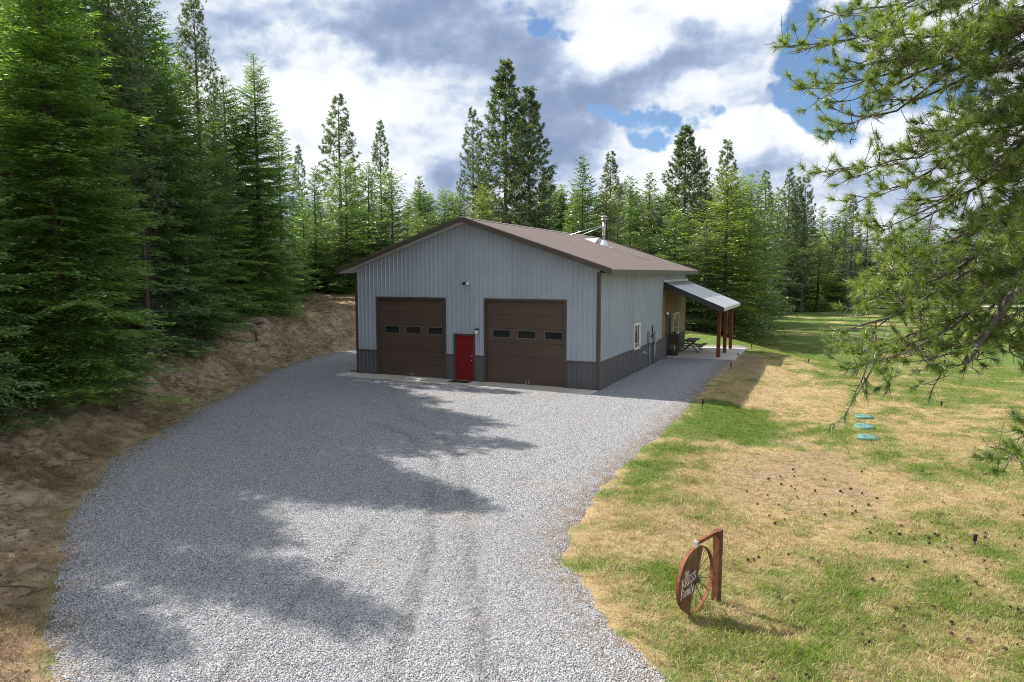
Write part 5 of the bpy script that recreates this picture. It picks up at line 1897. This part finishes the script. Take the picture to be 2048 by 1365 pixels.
for li, (px, py, dep, sag, thick, rise) in enumerate(LIMBS):
    tip = np.array(at(px, py, dep)) - PB
    hz = tip[2] + rise * NP.uniform(0.7, 1.0) + 0.25
    start = np.array([0.0, 0.0, hz])
    flat_ = tip - start
    mid1 = start + np.array([flat_[0] * 0.30, flat_[1] * 0.30, 0.10 * NP.normal() + 0.15])
    mid2 = start + np.array([flat_[0] * 0.72 + NP.normal() * 0.15, flat_[1] * 0.72 + NP.normal() * 0.15, flat_[2] - 0.10 + 0.15 * NP.normal()])
    n = 13
    Pm = bez(start, mid1, mid2, tip, n)
    Pm[1:-1] += NP.normal(size=(n - 2, 3)) * 0.025
    paths = [(Pm, np.maximum(thick * (1 - np.linspace(0, 1, n)) ** 0.8, 0.007))]
    Ln = np.linalg.norm(np.diff(Pm, axis=0), axis=1).sum()
    T = norm(np.gradient(Pm, axis=0))
    tone0 = np.clip(NP.normal(0.45, 0.12), 0, 1)
    low = py > 520
    ns = int(Ln * 4.6)
    us = np.sort(NP.uniform(0.22, 0.98, ns))
    for j, u in enumerate(us):
        f = u * (n - 1)
        i0 = min(int(f), n - 2)
        p = Pm[i0] + (Pm[i0 + 1] - Pm[i0]) * (f - i0)
        t_ = T[i0]
        lat = np.cross(t_, np.array([0, 0, 1.0]))
        lat = lat / (np.linalg.norm(lat) + 1e-6) * (1 if j % 2 else -1)
        ang = NP.uniform(0.5, 1.15)
        d0 = t_ * math.cos(ang) + lat * math.sin(ang) + NP.normal(size=3) * 0.14
        d0 /= np.linalg.norm(d0)
        L2 = NP.uniform(0.35, 1.05) * (1.15 - 0.62 * u) * (0.45 if dep < 8 else 1.0)
        P2 = grow(p, d0, L2, 0.011 * (0.6 + L2 * 0.6), 1, paths, NP.uniform(0.15, 0.5) if low else NP.uniform(0.1, 0.38), NP.uniform(0.1, 0.55))
        T2 = norm(np.gradient(P2, axis=0))
        tone = np.clip(tone0 + NP.normal() * 0.13, 0, 1)
        bare = NP.uniform() < (0.26 if u < 0.5 else 0.12)
        if not bare:
            tuft(P2[-1], T2[-1], tone + 0.08)
        for q in range(int(2 + L2 * 4.2)):
            v = NP.uniform(0.25, 0.95)
            f2 = v * 4
            k0 = min(int(f2), 3)
            p3 = P2[k0] + (P2[k0 + 1] - P2[k0]) * (f2 - k0)
            d3 = T2[k0] * 0.75 + NP.normal(size=3) * 0.55 + np.array([0, 0, 0.10])
            d3 /= np.linalg.norm(d3)
            L3 = NP.uniform(0.10, 0.42) * (0.5 + L2 * 0.6)
            P3 = grow(p3, d3, L3, 0.0065, 2, paths, NP.uniform(0, 0.3), NP.uniform(0.2, 0.7))
            if not bare and NP.uniform() < 0.70:
                t3 = norm((P3[-1] - P3[-2])[None])[0]
                tuft(P3[-1], t3, tone + NP.normal() * 0.1)
    tuft(Pm[-1], T[-1], 0.6)
    V, F = tube_mesh(paths, 5)
    link('limb', np_mesh('limb', V, F, M['bark_pine'], True), pine)

# hanging bare branchlets below the lowest boughs
paths = []
for (px, py, dep, qx, qy) in ((1760, 700, 8.8, 1688, 838), (1785, 735, 8.9, 1772, 782), (1890, 720, 9.0, 1858, 797), (1735, 720, 8.8, 1706, 800), (1960, 700, 9.0, 1925, 742), (2020, 690, 8.7, 2046, 738)):
    a, b = np.array(at(px, py, dep)) - PB, np.array(at(qx, qy, dep - 0.1)) - PB
    P = bez(a, a + np.array([-0.02, 0, -0.25]), b + np.array([0.06, 0, 0.25]), b, 7)
    paths.append((P, np.linspace(0.013, 0.005, 7)))
    for q in range(5):
        k0 = NP.integers(1, 6)
        d3 = norm((b - a)[None])[0] * 0.5 + NP.normal(size=3) * 0.6
        P3 = grow(P[k0], d3 / np.linalg.norm(d3), NP.uniform(0.1, 0.35), 0.006, 2, paths, 0.2, 0.2)
        if q < 2:
            tuft(P3[-1], d3 / np.linalg.norm(d3), 0.45)
    tuft(P[-1], norm((b - a)[None])[0], 0.5)
V, F = tube_mesh(paths, 5)
link('branchlet', np_mesh('branchlet', V, F, M['bark_pine'], True), pine)
# the sawn-off thick limb low down
a, b, c = np.array(at(2075, 500, 9.6)) - PB, np.array(at(1990, 640, 9.4)) - PB, np.array(at(1930, 728, 9.2)) - PB
V, F = tube_mesh([(bez(np.array([0, 0, a[2] + 0.3]), a, b, b, 7), np.linspace(0.085, 0.06, 7)), (bez(b, b, c, c, 7), np.linspace(0.052, 0.045, 7))], 9)
o = link('limb', np_mesh('limb', V, F, M['bark_pine'], True), pine)
o['label'] = 'thick broken grey limb stub low on the pine'

C_, D_, T_ = np.array(tufts_c), norm(np.array(tufts_d)), np.clip(np.array(tufts_t), 0, 1)
NN = 96
rep = np.repeat(np.arange(len(C_)), NN)
n = len(rep)
back_ = NP.uniform(0, 1, n)
base = C_[rep] - D_[rep] * (0.115 * back_)[:, None]
dirn = norm(D_[rep] * NP.uniform(0.25, 1.2, n)[:, None] + norm(NP.normal(size=(n, 3))) * 0.72)
ln = NP.uniform(0.09, 0.165, n)
wd = np.full(n, 0.0062)
S = norm(np.cross(dirn, NP.normal(size=(n, 3))))
tip = base + dirn * ln[:, None]
tip[:, 2] -= 0.018
V = np.stack([base - S * wd[:, None] / 2, base + S * wd[:, None] / 2, tip], 1).reshape(-1, 3)
F = np.arange(n * 3).reshape(n, 3)
link('needles', np_mesh('needles', V, F, M['pine_needles'], False, {'tint': ('POINT', np.repeat(np.clip(T_[rep] + NP.normal(size=n) * 0.16, 0, 1), 3))}), pine)
print('TUFTS', len(C_))

# ------------------------------------------------------------------ wagon wheel sign
SX, SY = 3.11, 10.15
sign = empty('wheel_sign', (SX, SY, gz(SX, SY)), rad(45), 'rusty wagon wheel sign hanging from a square post on the lawn', 'sign')
# local frame: x along the arm away from the post is -x, the lettered face looks to -y
MB().box((-0.055, -0.055, -0.3), (0.055, 0.055, 1.13), bev=0.004).build('post', M['rust'], sign)
q = MB().box((-0.66, -0.026, 1.075), (-0.056, 0.026, 1.128), bev=0.003)
q.build('arm', M['rim'], sign)
WC, WR = Vector((-0.640, 0.0, 0.565)), 0.485
n = 48
vs_, fs_ = [], []
for i in range(n):
    a = 2 * math.pi * i / n
    for r, yy in ((WR, -0.026), (WR, 0.026), (WR - 0.014, 0.026), (WR - 0.014, -0.026)):
        vs_.append((WC.x + r * math.cos(a), yy, WC.z + r * math.sin(a)))
for i in range(n):
    a, b = i * 4, ((i + 1) % n) * 4
    for k in range(4):
        fs_.append((a + k, a + (k + 1) % 4, b + (k + 1) % 4, b + k))
wheel = MB().add(vs_, fs_, False).build('wheel_rim', M['rim'], sign)
hub = MB().lathe([(0.0, -0.075), (0.028, -0.075), (0.030, -0.05), (0.055, -0.04), (0.058, 0.04), (0.030, 0.05), (0.028, 0.075), (0.0, 0.075)], 16)
hub.v = [(WC.x + x, z, WC.z + y_) for (x, y_, z) in hub.v]
hub.build('hub', M['spoke'], sign)
for i in range(16):
    a = 2 * math.pi * (i + 0.35) / 16
    p0 = (WC.x + 0.05 * math.cos(a), 0.02 * (1 if i % 2 else -1) + 0.010, WC.z + 0.05 * math.sin(a))
    p1 = (WC.x + (WR - 0.01) * math.cos(a), 0.012, WC.z + (WR - 0.01) * math.sin(a))
    MB().tube([p0, p1], 0.0062, 6).build('spoke', M['spoke'], sign)
MB().box((WC.x - 0.035, -0.03, WC.z + WR - 0.005), (WC.x + 0.02, 0.03, 1.13)).build('hanger', M['galv'], sign)
# sheet filling the left half, cut along a slanting chord just left of the hub
a0, a1 = rad(69), rad(248)
poly = []
for i in range(31):
    a = a0 + (a1 - a0) * i / 30
    poly.append((WC.x + (WR - 0.016) * math.cos(a), -0.024, WC.z + (WR - 0.014) * math.sin(a)))
MB().prism(poly, (0, 0.014, 0)).build('sign_panel', M['panel'], sign)

# the lettering: strokes with serifs, "the / KRESS / Family"
GL = {  # strokes on a unit cell, (points, thickness factor)
    't': (0.42, [([(0.22, 0.95), (0.22, 0.12), (0.30, 0.02), (0.42, 0.06)], 1), ([(0.03, 0.66), (0.42, 0.66)], 0.7)]),
    'h': (0.60, [([(0.12, 1.0), (0.12, 0.0)], 1), ([(0.12, 0.50), (0.28, 0.66), (0.42, 0.60), (0.46, 0.45), (0.46, 0.0)], 1), ([(0.02, 0.0), (0.22, 0.0)], 0.5), ([(0.36, 0.0), (0.56, 0.0)], 0.5), ([(0.02, 0.98), (0.12, 0.98)], 0.5)]),
    'e': (0.52, [([(0.06, 0.36), (0.44, 0.40), (0.42, 0.56), (0.27, 0.67), (0.11, 0.58), (0.06, 0.34), (0.12, 0.10), (0.28, 0.0), (0.46, 0.10)], 0.9)]),
    'K': (0.86, [([(0.16, 1.0), (0.16, 0.0)], 1.25), ([(0.70, 0.98), (0.20, 0.46)], 0.7), ([(0.32, 0.58), (0.66, 0.10), (0.84, 0.0)], 1.15), ([(0.03, 1.0), (0.30, 1.0)], 0.5), ([(0.03, 0.0), (0.30, 0.0)], 0.5), ([(0.58, 1.0), (0.80, 1.0)], 0.5)]),
    'R': (0.84, [([(0.16, 1.0), (0.16, 0.0)], 1.25), ([(0.04, 1.0), (0.45, 1.0), (0.64, 0.90), (0.66, 0.72), (0.54, 0.54), (0.22, 0.48)], 0.85), ([(0.36, 0.50), (0.62, 0.12), (0.84, -0.10)], 1.1), ([(0.03, 0.0), (0.30, 0.0)], 0.5)]),
    'E': (0.72, [([(0.16, 1.0), (0.16, 0.0)], 1.25), ([(0.04, 1.0), (0.60, 1.0), (0.62, 0.82)], 0.7), ([(0.16, 0.54), (0.50, 0.56)], 0.7), ([(0.04, 0.0), (0.60, 0.0), (0.66, 0.22)], 0.7)]),
    'S': (0.66, [([(0.55, 0.78), (0.52, 0.94), (0.34, 1.02), (0.14, 0.92), (0.11, 0.74), (0.24, 0.58), (0.46, 0.44), (0.57, 0.26), (0.50, 0.07), (0.30, -0.03), (0.10, 0.06), (0.06, 0.24)], 1.0)]),
    'F': (0.68, [([(0.16, 1.0), (0.16, 0.0)], 1.25), ([(0.04, 1.0), (0.60, 1.0), (0.62, 0.80)], 0.75), ([(0.16, 0.54), (0.48, 0.56)], 0.7), ([(0.03, 0.0), (0.32, 0.0)], 0.5)]),
    'a': (0.56, [([(0.08, 0.54), (0.24, 0.67), (0.40, 0.60), (0.42, 0.40), (0.42, 0.06), (0.54, 0.02)], 1), ([(0.42, 0.38), (0.18, 0.32), (0.07, 0.17), (0.16, 0.02), (0.30, 0.04), (0.42, 0.18)], 0.9)]),
    'm': (0.88, [([(0.12, 0.66), (0.12, 0.0)], 1), ([(0.12, 0.50), (0.28, 0.66), (0.40, 0.58), (0.43, 0.0)], 1), ([(0.43, 0.50), (0.58, 0.66), (0.72, 0.58), (0.74, 0.0)], 1), ([(0.03, 0.0), (0.22, 0.0)], 0.5), ([(0.34, 0.0), (0.52, 0.0)], 0.5), ([(0.65, 0.0), (0.84, 0.0)], 0.5)]),
    'i': (0.30, [([(0.14, 0.66), (0.14, 0.0)], 1), ([(0.13, 0.84), (0.15, 0.93)], 1.2), ([(0.03, 0.0), (0.26, 0.0)], 0.5)]),
    'l': (0.30, [([(0.14, 1.05), (0.14, 0.0)], 1), ([(0.03, 0.0), (0.26, 0.0)], 0.5)]),
    'y': (0.60, [([(0.08, 0.66), (0.30, 0.06)], 1), ([(0.52, 0.66), (0.28, -0.08), (0.12, -0.30), (0.00, -0.26)], 0.8)]),
}


def letter(ch, ox, oz, hgt, slant, tiltm):
    wd_, strokes = GL[ch]
    m = MB()
    th = 0.085 * hgt
    for pts, k in strokes:
        w = th * k
        for (x0, z0), (x1, z1) in zip(pts[:-1], pts[1:]):
            a, b = Vector((x0 * hgt * 0.86, z0 * hgt)), Vector((x1 * hgt * 0.86, z1 * hgt))
            d = (b - a)
            if d.length < 1e-6:
                continue
            d.normalize()
            a, b = a - d * w * 0.25, b + d * w * 0.25
            nrm_ = Vector((-d.y, d.x)) * w * 0.5
            quad = [a - nrm_, b - nrm_, b + nrm_, a + nrm_]
            m.prism([(ox + p.x + slant * p.y + tiltm[0] * 0, -0.0245, oz + p.y + tiltm[1] * (p.x)) for p in quad], (0, -0.002, 0))
    m.build('letter', M['letter'], sign)
    return wd_ * hgt * 0.86


for word, x, z, hgt in (('the', WC.x - 0.33, WC.z + 0.130, 0.085), ('KRESS', WC.x - 0.415, WC.z - 0.015, 0.120), ('Family', WC.x - 0.435, WC.z - 0.170, 0.125)):
    ox = x
    for ch in word:
        stp = letter(ch, ox, z + 0.10 * (ox - x), hgt, 0.10, (0, 0.10))
        ox += stp

# ------------------------------------------------------------------ small things on the lawn
lids = [(12.6, 24.5, 'farthest and palest of three green lids in the lawn', 0.30), (11.85, 23.0, 'middle green lid of three in the lawn', 0.31), (11.05, 21.2, 'nearest green lid of three in the lawn', 0.31)]
for i, (x, y_, lb, r) in enumerate(lids):
    t = empty('septic_lid', (x, y_, gz(x, y_)), 0.3 * i, lb, 'lid', 'green septic lids in the lawn')
    t.rotation_euler = (rad((-2, 3, 4)[i]), rad((1, -3, 2)[i]), 0.3 * i)
    MB().lathe([(r * 0.98, -0.05), (r, 0.06), (r - 0.02, 0.085), (r * 0.5, 0.095), (0.0, 0.098)], 28).build('lid_disc', M['lid'], t)
    q = MB()
    for k in range(8):
        a = k * math.pi / 4
        q.tube([(0.08 * math.cos(a), 0.08 * math.sin(a), 0.096), (r * 0.9 * math.cos(a), r * 0.9 * math.sin(a), 0.090)], 0.008, 5)
    q.build('lid_rib', M['lid'], t)
    q = MB()
    for k in range(4):
        a = k * math.pi / 2 + 0.3
        q.lathe([(0.012, 0.0), (0.012, 0.012), (0.0, 0.014)], 8, (r * 0.9 * math.cos(a), r * 0.9 * math.sin(a), 0.083))
    q.build('bolt', M['steel'], t)


def path_light(x, y_, label, h=0.30, lean=0.0):
    t = empty('path_light', (x, y_, gz(x, y_)), 0.0, label, 'path light', 'black path lights on the lawn')
    t.rotation_euler = (lean, lean * 0.5, 0)
    MB().tube([(0, 0, -0.08), (0, 0, h * 0.4)], 0.014, 8).build('spike', M['black'], t)
    MB().lathe([(0.030, h * 0.38), (0.034, h * 0.42), (0.034, h * 0.86), (0.030, h * 0.88)], 12).build('lamp_body', M['black'], t)
    MB().lathe([(0.048, h * 0.88), (0.050, h * 0.93), (0.020, h), (0.0, h)], 12).build('cap', M['black'], t)


path_light(6.95, 25.05, 'black path light at the gravel corner beside the lush green grass', 0.34, 0.12)
path_light(11.15, 35.1, 'black path light along the gravel edge in the barn shadow', 0.34)
path_light(13.25, 40.4, 'small black path light beside the right edge of the porch slab', 0.24, -0.1)
path_light(15.6, 45.0, 'black path light at the far corner of the porch slab', 0.38)
path_light(16.6, 38.6, 'black path light alone on the grass right of the porch', 0.28)
path_light(16.6, 26.5, 'black path light beyond the lids under the pine boughs', 0.26)
path_light(8.85, 12.85, 'black path light stake in the near right lawn', 0.22)

# pine cones lying in the grass
proto = None


def cone_mesh():
    m = MB()
    prof = [(0.0, 0.0)]
    for k in range(6):
        z0 = k * 0.014
        r = 0.034 * math.sin(math.pi * (k + 1) / 7.2)
        prof += [(r * 0.7 + 0.004, z0 + 0.002), (r + 0.010, z0 + 0.010)]
    prof.append((0.0, 0.092))
    m.lathe(prof, 9, smooth=False)
    return m.mesh('pine_cone', M['cone'])


CM = cone_mesh()
crg = random.Random(8)
made = 0
while made < 130:
    px, py = crg.uniform(1480, 2060), crg.uniform(905, 1365)
    den = math.exp(-((px - 1600) / 90) ** 2 - ((py - 970) / 60) ** 2) * 1.5 + (0.8 if px > 1700 and 1000 < py < 1260 else 0.15)
    if crg.random() > den:
        continue
    g = gp(px, py)
    o = bpy.data.objects.new('pine_cone', CM)
    COL.objects.link(o)
    o.location = (g.x, g.y, gz(g.x, g.y) + 0.030)
    s_ = crg.uniform(0.45, 0.85)
    o.scale = (s_, s_, s_)
    o.rotation_euler = (rad(90) + crg.uniform(-0.5, 0.5), crg.uniform(0, 6), crg.uniform(0, 6))
    tag(o, 'dark pine cone lying in the dry grass below the pine', 'pine cone', 'pine cones scattered on the lawn')
    made += 1

# a fallen green pine twig
g = gp(1975, 925)
t = empty('fallen_twig', (g.x, g.y, gz(g.x, g.y) + 0.03), 0.4, 'fallen green pine twig lying on the dry lawn', 'twig')
MB().tube([(-0.25, 0, 0.02), (0, 0.02, 0.05), (0.25, 0.0, 0.03)], 0.008, 6).build('stick', M['bark_pine'], t)
n = 150
b_ = np.stack([NP.uniform(-0.2, 0.12, n), NP.normal(size=n) * 0.02, np.full(n, 0.05)], 1)
d_ = norm(np.stack([-NP.uniform(0.2, 1, n), NP.normal(size=n) * 0.7, NP.uniform(-0.05, 0.7, n)], 1))
s_ = norm(np.cross(d_, NP.normal(size=(n, 3))))
V = np.stack([b_ - s_ * 0.003, b_ + s_ * 0.003, b_ + d_ * 0.2], 1).reshape(-1, 3)
link('needles', np_mesh('needles', V, np.arange(n * 3).reshape(n, 3), M['pine_needles'], False, {'tint': ('POINT', np.full(n * 3, 0.3))}), t)

# ------------------------------------------------------------------ by the bank
bx, by = -14.6, 38.6
t = empty('board_pile', (bx, by, gz(bx, by)), rad(30), 'loose pile of weathered grey boards on top of the bank', 'board pile')
brg = random.Random(3)
for i, (ox, oy, oz, rz_, ln_) in enumerate([(0, 0, 0.10, 0.1, 1.6), (0.1, 0.16, 0.10, -0.05, 1.4), (-0.05, -0.16, 0.10, 0.2, 1.5), (0, 0.05, 0.15, 0.35, 1.9), (0.05, -0.12, 0.16, -0.25, 1.3), (0.02, 0.0, 0.22, 0.55, 1.7), (-0.1, 0.1, 0.05, -0.4, 1.2)]):
    q = MB()
    mm = Matrix.Translation((ox, oy, oz)) @ Matrix.Rotation(rz_, 4, 'Z') @ Matrix.Rotation(brg.uniform(-0.06, 0.06), 4, 'Y')
    q.box((-ln_ / 2, -0.07, -0.02), (ln_ / 2, 0.07, 0.02), mm)
    q.build('board', M['old_wood'], t)
sx2, sy2 = -16.6, 50.5
t = empty('survey_stake', (sx2, sy2, gz(sx2, sy2)), 0, 'pale wooden stake standing at the edge of the firs', 'stake')
MB().prism([(-0.035, -0.02, -0.2), (0.035, -0.02, -0.2), (0.035, -0.02, 0.95), (0.0, -0.02, 1.0), (-0.035, -0.02, 0.95)], (0, 0.04, 0)).build('stake', M['stake'], t)
sx2, sy2 = -13.6, 36.8
t = empty('short_post', (sx2, sy2, gz(sx2, sy2)), 0, 'short dark post below the pile of weathered boards', 'post')
MB().lathe([(0.045, -0.1), (0.045, 0.46), (0.035, 0.49), (0.0, 0.49)], 10).build('post', M['bark'], t)
# dead limbs on the bank
for i, (x, y_, rz_, ln_, lb) in enumerate([(-13.6, 21.6, 0.7, 1.5, 'pale fallen log lying below the nearest bright fir'), (-15.0, 25.0, 0.3, 1.8, 'pale dead log under the dark firs on the bank')]):
    t = empty('fallen_log', (x, y_, gz(x, y_) + 0.06), rz_, lb, 'log')
    MB().tube([(-ln_ / 2, 0, 0), (-ln_ / 6, 0.05, 0.05), (ln_ / 5, 0.02, 0.04), (ln_ / 2, -0.06, 0.0)], 0.08, 9, r1=0.05).build('log', M['dead_wood'], t)
    MB().tube([(0.1, 0, 0.08), (0.25, 0.12, 0.35)], 0.018, 6, r1=0.008).build('branch_stub', M['dead_wood'], t)

# pale road beyond the field, at the right
xs = np.linspace(44, 160, 40)
cy_ = 124 + 0.06 * (xs - 44)
V = np.concatenate([np.stack([xs, cy_ - 2.2, ground_z(xs, cy_ - 2.2) + 0.25], 1), np.stack([xs, cy_ + 2.2, ground_z(xs, cy_ + 2.2) + 0.3], 1)])
F = np.array([(i, i + 1, i + 41, i + 40) for i in range(39)])
tag(link('road', np_mesh('road', V, F, M['road'], True)), kind='structure')
